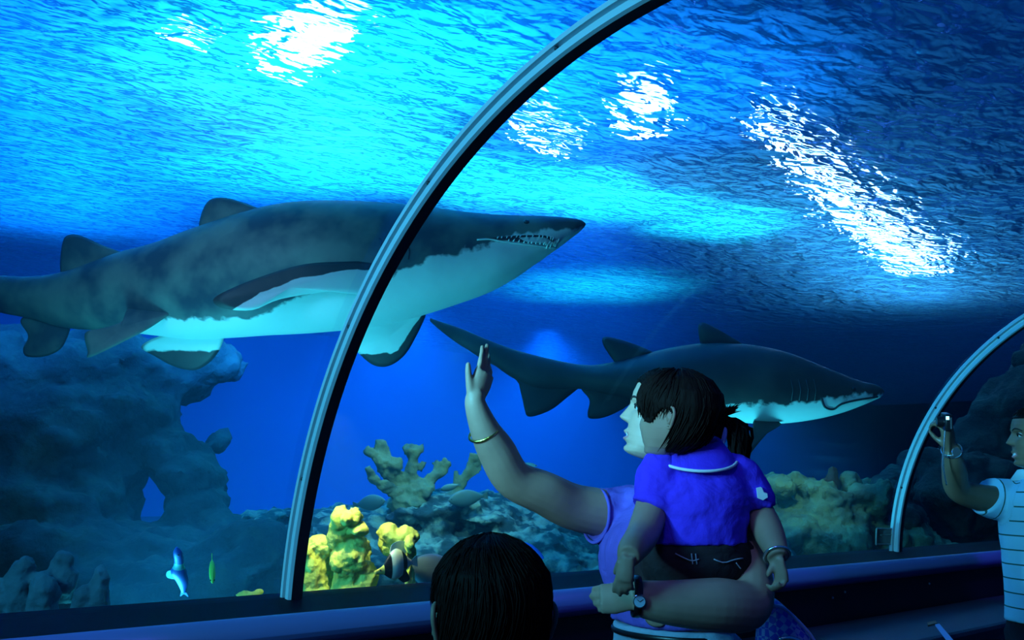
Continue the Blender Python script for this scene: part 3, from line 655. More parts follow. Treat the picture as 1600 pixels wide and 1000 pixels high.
class Head:
    def __init__(s, c, fwd, up, h, child=0):
        s.c = Vector(c); s.f = Vector(fwd).normalized(); s.u = (Vector(up)-s.f*s.f.dot(Vector(up))).normalized(); s.r = s.f.cross(s.u); s.h = h; s.child = child
    def p(s, x, y, z): return s.c+(s.r*x+s.f*y+s.u*z)*s.h
    def sp(s, th, z, k=1.0, face=1.0):
        x, y, z = hsurf(th, z, face, s.child); return s.p(x*k, y*k if y > 0 else y*k, z*k)
    def skull(s, bm, mi_lips=1, mi_teeth=2, smile=True):
        nr, ns = 110, 110; rows = []
        zs = [-.4999+.9998*i/nr for i in range(nr+1)]
        for z in zs: rows.append([bm.verts.new(s.sp(2*PI*k/ns, z)) for k in range(ns)])
        for i, (A, B) in enumerate(zip(rows, rows[1:])):
            z = (zs[i]+zs[i+1])/2
            for k in range(ns):
                f = bm.faces.new((A[k], A[(k+1) % ns], B[(k+1) % ns], B[k]))
                th = 2*PI*(k+.5)/ns; x = hsurf(th, z, 0)[0]
                if math.cos(th) > 0 and abs(x) < .125:
                    up_ = -.268-.012*abs(x)/.1; lo_ = -.358+.05*(abs(x)/.125)**2
                    cz = -.298+.03*(abs(x)/.125)**2
                    if lo_ < z < up_+.02*(abs(x)/.125)**2:
                        f.material_index = mi_teeth if (smile and abs(z-cz) < .014 and abs(x) < .1) else mi_lips
        bm.faces.new(rows[0]); bm.faces.new(rows[-1])
    def ear(s, bm, side):
        base = s.sp(side*PI*.53, -.03); o = s.r*side
        ctr = base+o*s.h*.035-s.f*s.h*.03
        pts = [base+s.u*s.h*.06+o*s.h*.01, base+s.u*s.h*.115+o*s.h*.035-s.f*s.h*.03, base+s.u*s.h*.10+o*s.h*.06-s.f*s.h*.08, base+s.u*s.h*.03+o*s.h*.065-s.f*s.h*.1, base-s.u*s.h*.06+o*s.h*.045-s.f*s.h*.07, base-s.u*s.h*.125+o*s.h*.025-s.f*s.h*.035, base-s.u*s.h*.11+o*s.h*.01]
        tube(bm, catmull(pts, 22), s.h*.018, 8)
        tube(bm, catmull([base+s.u*s.h*.07+o*s.h*.02-s.f*s.h*.03, ctr-s.f*s.h*.035+s.u*s.h*.02, ctr-s.u*s.h*.08], 10), s.h*.03, 8, flat=(.5, 1))
        blob(bm, base+o*s.h*.015-s.f*s.h*.03, (s.h*.05, s.h*.05, s.h*.08), 2, 0)
    def eyes(s, root, mt_iris=None, look=0):
        for sd_ in (-1, 1):
            c = s.p(sd_*.145, .306, .018)
            bm = bmesh.new(); bmesh.ops.create_uvsphere(bm, u_segments=18, v_segments=12, radius=s.h*.053, matrix=Matrix.Translation(c)); e = bm_obj('eye', bm, M_EYEW, root)
            bm = bmesh.new(); blob(bm, c+s.f*s.h*.038+s.r*s.h*look-s.u*s.h*.004, s.h*.027, 2, 0); ir = bm_obj('iris', bm, M_EYE, e)
            bm = bmesh.new()   # upper lid and lashes
            tube(bm, catmull([s.p(sd_*.145-.078, .33, .012), s.p(sd_*.145-.03, .362, .034), s.p(sd_*.145+.03, .360, .034), s.p(sd_*.145+.078, .325, .012)], 12), s.h*.014, 6); bm_obj('eyelash', bm, M_BROW, root)
            bm = bmesh.new()
            def bp(x):
                th = math.asin(max(-1, min(1, x/.36)))
                for _ in range(4):
                    xx = hsurf(th, .1, 1)[0]; th += (x-xx)/.36
                return th
            tube(bm, catmull([s.sp(bp(sd_*.06), .085, 1.012), s.sp(bp(sd_*.13), .112, 1.012), s.sp(bp(sd_*.2), .105, 1.012), s.sp(bp(sd_*.25), .075, 1.012)], 14), [s.h*(.014-.0006*abs(i-5)) for i in range(14)], 6, flat=(1, .6)); bm_obj('eyebrow', bm, M_BROW, root)
    def haircap(s, bm, mask, k=1.07, vol=None, rough=.02, seed=1, nr=100, ns=130):
        """closed cap of hair over the head where mask(th, z) holds; th in -pi..pi"""
        V = {}
        def vv(i, j, kk):
            key = (i, j % ns, kk)
            if key not in V:
                th = 2*PI*(j % ns)/ns; th = th-2*PI if th > PI else th; z = -.6+1.1*i/nr
                ex = (vol(th, z) if vol else 0)
                n_ = 1+rough*mnoise.fractal(Vector((math.sin(th)*4, math.cos(th)*4, z*3+seed)), 1, 2, 3)
                V[key] = bm.verts.new(s.sp(th, z, (k+ex)*n_ if kk else .97, 0))
            return V[key]
        on = lambda i, j: 0 <= i < nr and mask((lambda t: t-2*PI if t > PI else t)(2*PI*((j % ns)+.5)/ns), -.6+1.1*(i+.5)/nr)
        for i in range(nr):
            for j in range(ns):
                if not on(i, j): continue
                bm.faces.new((vv(i, j, 1), vv(i, j+1, 1), vv(i+1, j+1, 1), vv(i+1, j, 1))) if i < nr else None
                bm.faces.new((vv(i, j, 0), vv(i+1, j, 0), vv(i+1, j+1, 0), vv(i, j+1, 0)))
                for (a, b, di, dj) in (((i, j), (i, j+1), -1, 0), ((i+1, j+1), (i+1, j), 1, 0), ((i+1, j), (i, j), 0, -1), ((i, j+1), (i+1, j+1), 0, 1)):
                    if not on(i+di, j+dj): bm.faces.new((vv(*a, 0), vv(*b, 0), vv(*b, 1), vv(*a, 1)))
    def strands(s, bm, n, start, end, k=1.08, kv=.03, r=.002, swirl=.15):
        """locks running over the cap from (th, z) in start() to end(th, z)"""
        for _ in range(n):
            th, z = start(); th2, z2 = end(th, z); kk = k+random.uniform(-.01, kv); pts = []
            for i in range(9):
                t = i/8; pts.append(s.sp(th+(th2-th)*t+swirl*math.sin(t*3+th)*.3, z+(z2-z)*t, kk+.03*t*random.uniform(-.3, 1), 0))
            tube(bm, pts, [r*(1-.1*abs(i-3)) if i < 7 else r*(.5 if i == 7 else .15) for i in range(9)], 5)

def hand(bm, W, d, n, t, Lh, curl=(.3, .3, .35, .4), spread=.07, thumb=(.55, .35), tl=1.0, fr=1.0):
    """five-fingered hand: W wrist, d towards the fingers, n out of the palm, t towards the thumb"""
    W = Vector(W); d = Vector(d).normalized(); t = Vector(t); t = (t-d*t.dot(d)).normalized(); n0 = Vector(n); n = d.cross(t); n = n if n.dot(n0) > 0 else -n
    pl = .5*Lh
    tube(bm, [W-d*Lh*.05, W+d*pl*.2, W+d*pl*.6, W+d*pl*1.0], [Lh*.15, Lh*.17, Lh*.21, Lh*.205], 16, flat=(.52, 1.0), up=n)
    blob(bm, W+d*pl*.42+t*Lh*.11+n*Lh*.03, Lh*.1, 2, 0)
    for i, (o, ln, r) in enumerate(((.145, .43, .048), (.05, .48, .05), (-.048, .44, .047), (-.14, .35, .042))):
        r *= fr
        p = W+d*(pl*(.98-.06*abs(i-1)))+t*(o*Lh); a = 0; pts = [p-d*Lh*.08, p]; dr0 = (d+t*(spread*(1.3-i)*1.6)).normalized()
        for seg_, c in ((.45, .7), (.3, 1.0), (.25, .8)):
            a += curl[i]*c
            dd = dr0*math.cos(a)+n*math.sin(a); p = p+dd*(ln*Lh*seg_); pts.append(p.copy())
        P = catmull(pts, 16); tube(bm, P, [Lh*r*(1.05-.30*j/15+.05*math.sin(j*1.1)) for j in range(16)], 10)
        blob(bm, P[-1], Lh*r*.76, 2, 0)
    b0 = W+d*pl*.22+t*Lh*.13+n*Lh*.02; a1 = (d*math.cos(thumb[0])+t*math.sin(thumb[0])+n*thumb[1]).normalized(); a2 = (a1+d*.35).normalized()
    pts = [b0, b0+a1*Lh*.2*tl, b0+a1*Lh*.36*tl+a2*Lh*.02, b0+a1*Lh*.36*tl+a2*Lh*.18*tl]
    P = catmull(pts, 14); tube(bm, P, [Lh*fr*(.075-.03*j/13) for j in range(14)], 10); blob(bm, P[-1], Lh*.046, 2, 0)
def limb(bm, pts, radii, n=22, seg=18, flat=None):
    C = catmull([(*p, r) for p, r in zip(pts, radii)], n)
    tube(bm, [c[:3] for c in C], [c[3] for c in C], seg, flat=flat)
def finish_body(name, bm, mats, root, vox, head=None, smile=True, smooth=6, ears=True):
    o = bm_obj(name, bm, mats, root); remesh(o, vox, smooth)
    if head:
        b2 = bmesh.new(); b2.from_mesh(o.data)
        for f in b2.faces: f.material_index = 0
        head.skull(b2, smile=smile)
        if ears:
            head.ear(b2, 1); head.ear(b2, -1)
        bmesh.ops.recalc_face_normals(b2, faces=b2.faces); b2.to_mesh(o.data); b2.free()
        for p in o.data.polygons: p.use_smooth = True
    return o
def ring_band(name, pts, r, mt, parent, seg=8, flat=None):
    bm = bmesh.new(); P = [Vector(p) for p in pts]; n = len(P)
    rings = []
    c = sum(P, Vector())/n
    for i, p in enumerate(P):
        tg = (P[(i+1) % n]-P[i-1]).normalized(); o_ = (p-c); o_ = (o_-tg*o_.dot(tg)).normalized(); b_ = tg.cross(o_)
        fa, fb = flat or (1, 1)
        rings.append([bm.verts.new(p+o_*(math.cos(2*PI*k/seg)*r*fa)+b_*(math.sin(2*PI*k/seg)*r*fb)) for k in range(seg)])
    for i in range(n):
        A, B = rings[i], rings[(i+1) % n]
        for k in range(seg): bm.faces.new((A[k], A[(k+1) % seg], B[(k+1) % seg], B[k]))
    return bm_obj(name, bm, mt, parent)
def circle(c, axis, r, n=32, up=(0, 0, 1), ry=None):
    c = Vector(c); axis = Vector(axis).normalized(); u = Vector(up); u = (u-axis*u.dot(axis)).normalized(); v = axis.cross(u)
    return [c+u*(math.cos(2*PI*k/n)*r)+v*(math.sin(2*PI*k/n)*(ry or r)) for k in range(n)]
UPZ = Vector((0, 0, 1))

# ---------------------------------------------------------------- the woman
wroot = empty('person', Vector((*at(1075, 900, 2.36).xy, 0)))
tag(wroot, 'woman in a purple-blue t-shirt waving at the sharks while carrying a girl', 'person')
wf = (-RGT*.97+FWD*.10-UPV*0).normalized()           # the way she faces
wt = math.radians(13)
hf = (wf*math.cos(wt)+UPZ*math.sin(wt)).normalized(); hu = (UPZ*math.cos(wt)-wf*math.sin(wt)).normalized()
WH = Head(at(1043, 651, 2.36), hf, hu, .222)
pel = at(1062, 1010, 2.38)
bm = bmesh.new()
neckb = at(1068, 775, 2.40); ch = at(1036, 862, 2.38); wa = at(1047, 952, 2.38)
shR = at(985, 806, 2.50); shL = at(1140, 812, 2.26)
limb(bm, [neckb-UPZ*.03, at(1062, 745, 2.39), at(1056, 705, 2.37)], [.058, .052, .055], 12)
# trunk: seen from the side and behind
ax = (shL-shR).normalized()
def torso(bm, pts, wid, dep, axd, n=24, seg=28):
    C = catmull([(*p, w, d) for p, w, d in zip(pts, wid, dep)], n); rings = []
    axd = Vector(axd); axd.z = 0; axd.normalize(); fw = axd.cross(UPZ)
    for c in C:
        p = Vector(c[:3]); rings.append([bm.verts.new(p+axd*(c[3]*math.cos(2*PI*k/seg))+fw*(c[4]*math.sin(2*PI*k/seg))) for k in range(seg)])
    for A, B in zip(rings, rings[1:]):
        for k in range(seg): bm.faces.new((A[k], A[(k+1) % seg], B[(k+1) % seg], B[k]))
    bm.faces.new(rings[0]); bm.faces.new(rings[-1])
T_P = [pel-UPZ*.06, pel, wa, ch, (shR+shL)/2+UPZ*.0, neckb]
torso(bm, T_P, [.15, .165, .14, .155, .15, .06], [.10, .115, .10, .115, .085, .055], ax)
hd = (UPV*.85+RGT*.28+FWD*.30); elR = at(802, 748, 2.34); wrR = at(742, 628, 2.26)
limb(bm, [shR+ax*.03, shR-ax*.01, at(900, 793, 2.44), at(850, 770, 2.38), elR, at(776, 705, 2.31), at(756, 668, 2.28), wrR, wrR+hd.normalized()*.022],
     [.06, .062, .057, .052, .047, .045, .034, .024, .020], 40)
hd = (UPV*.85+RGT*.28+FWD*.30); ht = (-FWD*.72-RGT*.70)
hand(bm, wrR, hd, -RGT*.7+FWD*.7, ht, .145, (.10, .14, .24, .38), .03, (.60, .02), .82)
elL = at(1166, 944, 2.02); wrL = at(1003, 936, 1.93)
limb(bm, [shL, at(1152, 850, 2.16), at(1168, 900, 2.08), elL, at(1120, 945, 1.97), at(1050, 942, 1.94), wrL, at(992, 936, 1.93)], [.06, .056, .052, .051, .053, .044, .036, .034], 40)
hand(bm, at(996, 934, 1.93), -RGT*.95-UPV*.1+FWD*.25, FWD*.8+UPV*.3, UPV*.8+FWD*.3, .145, (1.0, 1.05, 1.1, 1.15), .0, (.25, .9), .7)
# legs
hipR = pel-ax*.085; hipL = pel+ax*.085
for hp, dx in ((hipR, -.0), (hipL, .0)):
    kn = hp+wf*.05; kn.z = .42; an = hp+wf*.0; an.z = .07
    limb(bm, [hp, kn, an], [.085, .058, .04], 20)
    limb(bm, [an-wf*.03, an+wf*.06-UPZ*.03, an+wf*.14-UPZ*.045], [.036, .036, .024], 10)
finish_body('body', bm, [M_SKIN_W, M_LIPS, M_TEETH], wroot, .0036, WH)
WH.eyes(wroot)
# t-shirt
bm = bmesh.new()
torso(bm, [wa-UPZ*.03, wa, ch, (shR+shL)/2+UPZ*.012, neckb+UPZ*.0], [.165, .16, .172, .165, .075], [.122, .125, .14, .105, .07], ax)
limb(bm, [shR+ax*.06, shR, at(955, 808, 2.48), at(932, 806, 2.465)], [.07, .073, .068, .066], 16)
limb(bm, [shL-ax*.06, shL, at(1150, 842, 2.2)], [.07, .074, .07], 12)
ts = bm_obj('shirt', bm, M_TEE, wroot); remesh(ts, .006, 5, [(.006, 9, 3), (.003, 26, 5)])
ring_band('sleeve_hem', circle(at(931, 806, 2.463), at(955, 808, 2.48)-at(930, 805, 2.462), .0655), .004, M_TEE, ts)
# jeans
bm = bmesh.new()
torso(bm, [pel-UPZ*.09, pel, wa-UPZ*.035], [.155, .18, .158], [.115, .128, .116], ax)
for hp in (hipR, hipL):
    kn = hp+wf*.05; kn.z = .42; an = hp.copy(); an.z = .05
    limb(bm, [hp, kn, an], [.10, .074, .065], 20)
jn = bm_obj('jeans', bm, M_JEANS, wroot); remesh(jn, .008, 4, [(.005, 9, 3)])
bz = wa-UPZ*.052
fwv = ax.copy(); fwv.z = 0; fwv.normalize(); fw2 = fwv.cross(UPZ)
ring_band('belt', [bz+fwv*(.159*math.cos(2*PI*k/40))+fw2*(.116*math.sin(2*PI*k/40)) for k in range(40)], .007, M_BLACKP, jn, flat=(.4, 1))
for hp in (hipR, hipL):
    bm = bmesh.new(); an = hp.copy(); an.z = .03
    limb(bm, [an-wf*.06, an+wf*.05, an+wf*.17-UPZ*.005], [.042, .042, .03], 14, flat=(.75, 1)); sh = bm_obj('shoe', bm, M_BLACKP, wroot)
# hair with its tail
bm = bmesh.new()
wm = lambda th, z: (abs(th) > 1.15 and z > -.28) or (z > .33-.05*math.cos(th)) or (abs(th) > .9 and z > .1)
WH.haircap(bm, wm, 1.05, None, .015, 2)
WH.strands(bm, 160, lambda: (random.uniform(-1.0, 1.0), random.uniform(.3, .46)), lambda th, z: (PI*(1 if th > 0 else -1)*random.uniform(.85, 1.0), random.uniform(-.15, .15)), 1.05, .02, .0022, 0)
tie = at(1129, 682, 2.38)
limb(bm, [at(1095, 660, 2.39), at(1115, 672, 2.385), tie], [.05, .03, .018], 10)
for i in range(240):
    a = random.uniform(0, 2*PI); q = random.random()
    o1 = RGT*(math.cos(a))+FWD*math.sin(a)
    spread = .030
    p1 = at(1135+random.uniform(-4, 4), 660+random.uniform(-8, 8), 2.38); p2 = at(1150+random.uniform(-6, 10), 672+random.uniform(-10, 10), 2.38)+o1*spread*q*.8; p3 = at(1156+random.uniform(-8, 8), 700, 2.38)+o1*spread*q*.7; p4 = at(1160+random.uniform(-14, 8), 734+random.uniform(-14, 8), 2.38)+o1*spread*.3
    C = catmull([tie+o1*.008*q, p1, p2, p3, p4], 9); tube(bm, C, [.0035, .004, .0042, .004, .0038, .0034, .003, .002, .0005], 5)
for i in range(60):
    p1 = at(1128+random.uniform(-6, 6), 652, 2.38); p2 = at(1130+random.uniform(-10, 28), 634+random.uniform(-4, 10), 2.38)+FWD*random.uniform(-.02, .02)
    C = catmull([tie, p1, p2], 6); tube(bm, C, [.004, .004, .0036, .003, .002, .0004], 5)
hair = bm_obj('hair', bm, M_HAIR, wroot)
ring_band('hair_tie', circle(tie, RGT*.9-UPV*.2, .019, 20), .006, principled('pale_hair_tie', (.4, .45, .85), .35), hair)
# bracelet, ring, watch
ring_band('bracelet', [p+UPV*0 for p in circle(at(756, 675, 2.285), (at(776, 705, 2.31)-at(746, 642, 2.265)), .036, 40, UPV)], .0035, M_GOLD, wroot)
wax = (at(1020, 938, 1.93)-at(985, 936, 1.93)).normalized()
wband = ring_band('watch', circle(at(994, 932, 1.93), wax, .0385, 40), .008, M_BLACKP, wroot, flat=(.25, 1))
wc = at(995, 930, 1.93)-FWD*.040
bm = bmesh.new(); bmesh.ops.create_cone(bm, cap_ends=True, segments=28, radius1=.0135, radius2=.0125, depth=.008, matrix=Matrix.Translation(wc) @ (-FWD).to_track_quat('Z', 'Y').to_matrix().to_4x4()); bm_obj('watch_case', bm, M_STEEL, wband, smooth=False)
bm = bmesh.new(); bmesh.ops.create_cone(bm, cap_ends=True, segments=28, radius1=.0105, radius2=.0105, depth=.002, matrix=Matrix.Translation(wc-FWD*.0045) @ (-FWD).to_track_quat('Z', 'Y').to_matrix().to_4x4()); bm_obj('watch_dial', bm, M_DIAL, wband, smooth=False)
for a_, l_ in ((.6, .008), (2.4, .006)):
    bm = bmesh.new(); q = wc-FWD*.006; tube(bm, [q, q+RGT*math.cos(a_)*l_+UPV*math.sin(a_)*l_], .0006, 4); bm_obj('watch_hand', bm, M_BLACKP, wband)

# ---------------------------------------------------------------- the girl on her arm
groot = empty('person', at(1095, 905, 2.08))
tag(groot, 'little girl in a violet polo shirt carried on the woman\'s arm, back turned', 'person')
gf = (-RGT*.80+FWD*.60).normalized()
GH = Head(at(1058, 650, 2.10), (gf+UPZ*.02).normalized(), UPZ, .182, 1)
gb = RGT                                                # her back is to the lens: left shoulder at the photo's left
gN = at(1088, 715, 2.12); gC = at(1088, 770, 2.1); gW = at(1092, 840, 2.08); gP = at(1092, 880, 2.08)
gsL = at(1033, 742, 2.1); gsR = at(1150, 745, 2.12)
bm = bmesh.new()
limb(bm, [gN-UPZ*.02, at(1080, 700, 2.12), at(1070, 670, 2.11)], [.045, .04, .042], 10)
torso(bm, [gP-UPZ*.035, gP, gW, gC, (gsL+gsR)/2, gN+UPZ*.005], [.08, .1, .09, .098, .085, .035], [.06, .075, .07, .07, .055, .035], gb)
limb(bm, [gsL+gb*.02, gsL, at(1020, 790, 2.07), at(1004, 835, 1.99), at(988, 858, 1.90), at(982, 870, 1.865)], [.038, .040, .036, .033, .028, .022], 28)
hand(bm, at(981, 872, 1.86), -UPV*.95-RGT*.16+FWD*.05, FWD+RGT*.3, FWD*.3-RGT*.8, .088, (.3, .35, .38, .45), .09, (.4, .6), .8, 1.4)
limb(bm, [gsR-gb*.02, gsR, at(1182, 795, 2.12), at(1201, 832, 2.06), at(1211, 856, 2.02), at(1216, 872, 2.0)], [.038, .040, .034, .032, .026, .022], 28)
hand(bm, at(1217, 874, 1.995), -UPV*.95+RGT*.12, FWD*.3-RGT, FWD*.6-RGT*.4, .088, (.95, 1.0, 1.0, 1.05), .02, (.15, 1.2), .6, 1.3)
for s_ in (-1, 1):
    hp = gP+gb*(s_*.05); kn = hp+gb*(s_*.01)+FWD*.17-UPZ*.0; an = kn-UPZ*.16+FWD*.03
    limb(bm, [hp, kn, an], [.065, .05, .033], 16); limb(bm, [an, an+FWD*.07-UPZ*.03], [.03, .022], 6)
finish_body('body', bm, [M_SKIN_G, M_LIPS, M_TEETH], groot, .0034, GH, False)
GH.eyes(groot)
# polo shirt
bm = bmesh.new()
torso(bm, [gW-UPZ*.012, gW+UPZ*.02, gC, (gsL+gsR)/2+UPZ*.006, gN+UPZ*.012], [.102, .102, .112, .098, .05], [.084, .082, .083, .067, .045], gb)
limb(bm, [gsL+gb*.035, gsL, at(1023, 785, 2.075), at(1019, 797, 2.068)], [.044, .052, .05, .05], 14)
limb(bm, [gsR-gb*.035, gsR, at(1176, 780, 2.12), at(1180, 790, 2.12)], [.044, .05, .044, .043], 14)
pol = bm_obj('polo_shirt', bm, M_POLO, groot); remesh(pol, .0045, 5, [(.005, 11, 3), (.004, 24, 5)])
# turned-down collar with white piping
def collar_ring(r, rz, dz, tilt):
    return [gN+UPZ*(.012+dz)+gb*(r*math.cos(2*PI*k/48))+FWD*(rz*math.sin(2*PI*k/48))+UPZ*(tilt*math.sin(2*PI*k/48)*-1)*-1 for k in range(48)]
bm = bmesh.new(); R = [[bm.verts.new(p) for p in collar_ring(*a)] for a in ((.044, .042, .028, .006), (.052, .052, .028, .006), (.080, .088, -.008, .014), (.084, .092, -.014, .014), (.078, .084, -.012, .014), (.048, .045, .015, .006))]
for A, B in zip(R, R[1:]+R[:1]):
    for k in range(48): bm.faces.new((A[k], A[(k+1) % 48], B[(k+1) % 48], B[k]))
cl = bm_obj('collar', bm, M_POLO, pol)
ring_band('piping', collar_ring(.084, .092, -.013, .014), .0034, M_PIPING, cl)
bm = bmesh.new(); c0 = at(1181, 768, 2.10)-FWD*.03
slab(bm, [c0+RGT*x+UPV*y for x, y in ((-.006, .012), (.004, .014), (.008, .004), (.015, .002), (.016, -.006), (.006, -.012), (-.004, -.008))], FWD*.012); bm_obj('sleeve_badge', bm, M_PIPING, pol, smooth=False)
# dark jeans
bm = bmesh.new()
torso(bm, [gP-UPZ*.04, gP, gW-UPZ*.006], [.09, .112, .098], [.072, .088, .079], gb)
for s_ in (-1, 1):
    hp = gP+gb*(s_*.05); kn = hp+gb*(s_*.01)+FWD*.17; an = kn-UPZ*.13+FWD*.02
    limb(bm, [hp, kn, an], [.074, .06, .05], 16)
gj = bm_obj('jeans', bm, M_DARKJ, groot); remesh(gj, .005, 4, [(.003, 14, 3)])
def back_at(x, y): 
    p = at(x, y, 2.08); k = (x-1092)/(.108/2.08*FPX); return p-FWD*(.082*math.sqrt(max(.05, 1-min(1, k*k)))+.006)
for pts in ([(1046, 852), (1060, 858), (1070, 861), (1080, 858)], [(1069, 850), (1071, 866)], [(1075, 850), (1077, 866)], [(1102, 858), (1118, 864), (1134, 861), (1150, 861)], [(1138, 866), (1146, 876)]):
    bm = bmesh.new(); tube(bm, [back_at(*p) for p in catmull(pts, 8)], .0014, 5); bm_obj('stitching', bm, M_STITCH, gj)
ring_band('bracelet', circle(at(1214, 868, 2.005), (at(1216, 872, 2.0)-at(1209, 850, 2.03)), .026, 28, UPV), .003, M_STEEL, groot)
# hair
bm = bmesh.new()
def gm(th, z):
    a = abs(th)
    sm = lambda p, q, x: (lambda t: t*t*(3-2*t))(max(0, min(1, (x-p)/(q-p))))
    e = .16-.1*sm(0, .55, a)-.17*sm(.55, 1.15, a)+.17*sm(1.2, 1.6, a)-.44*sm(1.62, 2.0, a)
    return z > e+.02*mnoise.noise(Vector((th*9, 1.3, 4)))
GH.haircap(bm, gm, 1.09, lambda th, z: .05*math.exp(-((z-.15)/.25)**2)+(.03 if abs(th) > 1.9 else 0), .03, 5)
GH.strands(bm, 420, lambda: (random.uniform(-PI, PI), random.uniform(.36, .49)), lambda th, z: (th+random.uniform(-.3, .3), (-.36 if abs(th) > 1.9 else (-.02 if abs(th) > .55 else .16))+random.uniform(-.04, .08)), 1.10, .05, .0022, .3)
bm_obj('hair', bm, M_HAIR2, groot)

# ---------------------------------------------------------------- handbag behind the woman
M_BAG = principled('quilted_blue_bag', (.10, .10, .85), .35)
nt = M_BAG.node_tree; N = nt.nodes; L = nt.links; b = [x for x in N if x.type == 'BSDF_PRINCIPLED'][0]
tc = N.new('ShaderNodeTexCoord'); mp = N.new('ShaderNodeMapping'); mp.inputs['Rotation'].default_value = (.5, .8, .6); L.new(tc.outputs['Object'], mp.inputs[0])
w1 = N.new('ShaderNodeTexChecker'); w1.inputs['Scale'].default_value = 75; L.new(mp.outputs[0], w1.inputs['Vector']); w1.inputs['Color1'].default_value = (.08, .08, .8, 1); w1.inputs['Color2'].default_value = (.35, .42, .95, 1); L.new(w1.outputs['Color'], b.inputs['Base Color'])
broot = empty('handbag', at(1225, 985, 2.22)); tag(broot, 'bright blue woven handbag hanging at the woman\'s hip behind her elbow', 'bag')
bm = bmesh.new()
out_ = [(1200, 934), (1214, 938), (1232, 953), (1250, 972), (1262, 990), (1262, 1000), (1256, 1040), (1215, 1060), (1185, 1030), (1184, 985), (1192, 950)]
C = catmull(out_+out_[:1], 41)[:-1]; n = 40; cx = sum(p[0] for p in C)/n; cy = sum(p[1] for p in C)/n
rings = []
for f, w in ((.55, -.055), (.85, -.045), (1, -.015), (1, .015), (.85, .045), (.55, .055)): rings.append([bm.verts.new(at(cx+(x-cx)*f, cy+(y-cy)*f, 2.22)+FWD*w) for x, y in C])
for A, B in zip(rings, rings[1:]):
    for k in range(n): bm.faces.new((A[k], A[(k+1) % n], B[(k+1) % n], B[k]))
bm.faces.new(rings[0]); bm.faces.new(rings[-1]); bm_obj('bag_body', bm, M_BAG, broot)
bm = bmesh.new(); tube(bm, [at(x, y, 2.22)-FWD*.058 for x, y in catmull([(1206, 986), (1222, 984), (1240, 990), (1262, 1001)], 12)], .006, 8); bm_obj('clasp_bar', bm, M_STEEL, broot)
bm = bmesh.new(); tube(bm, [at(x, y, 2.22)-FWD*.05 for x, y in catmull([(1200, 936), (1216, 941), (1234, 957), (1252, 976), (1263, 992)], 16)], .004, 8); bm_obj('edge_binding', bm, principled('pale_blue_binding', (.45, .6, .95), .4), broot)
bm = bmesh.new(); tube(bm, catmull([at(1200, 940, 2.24), at(1172, 880, 2.30), at(1150, 822, 2.32)-FWD*.0, at(1110, 782, 2.42), at(1080, 790, 2.50)], 30), .008, 8, flat=(.4, 1)); bm_obj('strap', bm, M_BAG, broot)

# ---------------------------------------------------------------- child in front, seen from behind
croot = empty('person', Vector((*at(768, 945, 1.32).xy, 0)))
tag(croot, 'dark-haired child in the foreground, only the back of the head in view', 'person')
cf = (FWD*.96-RGT*.20); cf.z = 0; cf.normalize()
CHd = Head(at(766, 962, 1.30), (cf-UPZ*.05).normalized(), UPZ, .196, 1)
cn = at(768, 1070, 1.31); cr = cf.cross(UPZ)
bm = bmesh.new()
limb(bm, [cn-UPZ*.05, cn, CHd.c-UPZ*.03], [.05, .045, .045], 10)
cs = cn-UPZ*.06
torso(bm, [cs-UPZ*.36, cs-UPZ*.28, cs-UPZ*.12, cs, cn-UPZ*.01], [.105, .11, .115, .10, .04], [.075, .08, .08, .06, .04], cr)
for s_ in (-1, 1):
    a0 = cs+cr*(s_*.12)-UPZ*.01; e0 = a0+cr*(s_*.03)-UPZ*.19; w0 = e0+cf*.07-UPZ*.13
    limb(bm, [a0-cr*(s_*.02), a0, e0, w0], [.035, .037, .03, .021], 18); hand(bm, w0, -UPZ+cf*.3, -cr*s_, cf, .12, (.35, .4, .4, .45), .03, (.5, .2))
    hp = cs-UPZ*.37+cr*(s_*.055); kn = hp.copy(); kn.z = .26; an = hp.copy(); an.z = .05
    limb(bm, [hp, kn, an], [.07, .048, .034], 14); limb(bm, [an-cf*.02, an+cf*.06-UPZ*.02, an+cf*.12-UPZ*.03], [.032, .032, .022], 8)
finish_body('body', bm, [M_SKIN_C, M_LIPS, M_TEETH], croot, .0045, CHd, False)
CHd.eyes(croot)
bm = bmesh.new()
torso(bm, [cs-UPZ*.33, cs-UPZ*.2, cs-UPZ*.08, cs+UPZ*.005, cn-UPZ*.025], [.12, .122, .125, .112, .055], [.088, .09, .09, .07, .052], cr)
for s_ in (-1, 1):
    a0 = cs+cr*(s_*.12)-UPZ*.01; limb(bm, [a0-cr*(s_*.03), a0, a0+cr*(s_*.02)-UPZ*.1], [.042, .047, .045], 10)
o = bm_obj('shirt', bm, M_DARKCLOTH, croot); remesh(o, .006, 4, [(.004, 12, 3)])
bm = bmesh.new(); torso(bm, [cs-UPZ*.42, cs-UPZ*.36, cs-UPZ*.29], [.11, .12, .115], [.085, .09, .085], cr)
for s_ in (-1, 1):
    hp = cs-UPZ*.37+cr*(s_*.055); kn = hp.copy(); kn.z = .26; an = hp.copy(); an.z = .07; limb(bm, [hp, kn, an], [.078, .06, .055], 14)
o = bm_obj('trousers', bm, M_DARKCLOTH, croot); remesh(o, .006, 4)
bm = bmesh.new()
cm = lambda th, z: (abs(th) > 1.75 and z > -.34) or (abs(th) > 1.2 and z > .02) or (abs(th) <= 1.2 and z > .2)
CHd.haircap(bm, cm, 1.06, lambda th, z: .02, .03, 9)
CHd.strands(bm, 800, lambda: (random.uniform(-PI, PI), random.uniform(.3, .495)), lambda th, z: (th+random.uniform(-.25, .25), (-.34 if abs(th) > 1.75 else .06)+random.uniform(-.02, .12)), 1.065, .045, .0011, .8)
bm_obj('hair', bm, M_HAIR2, croot)

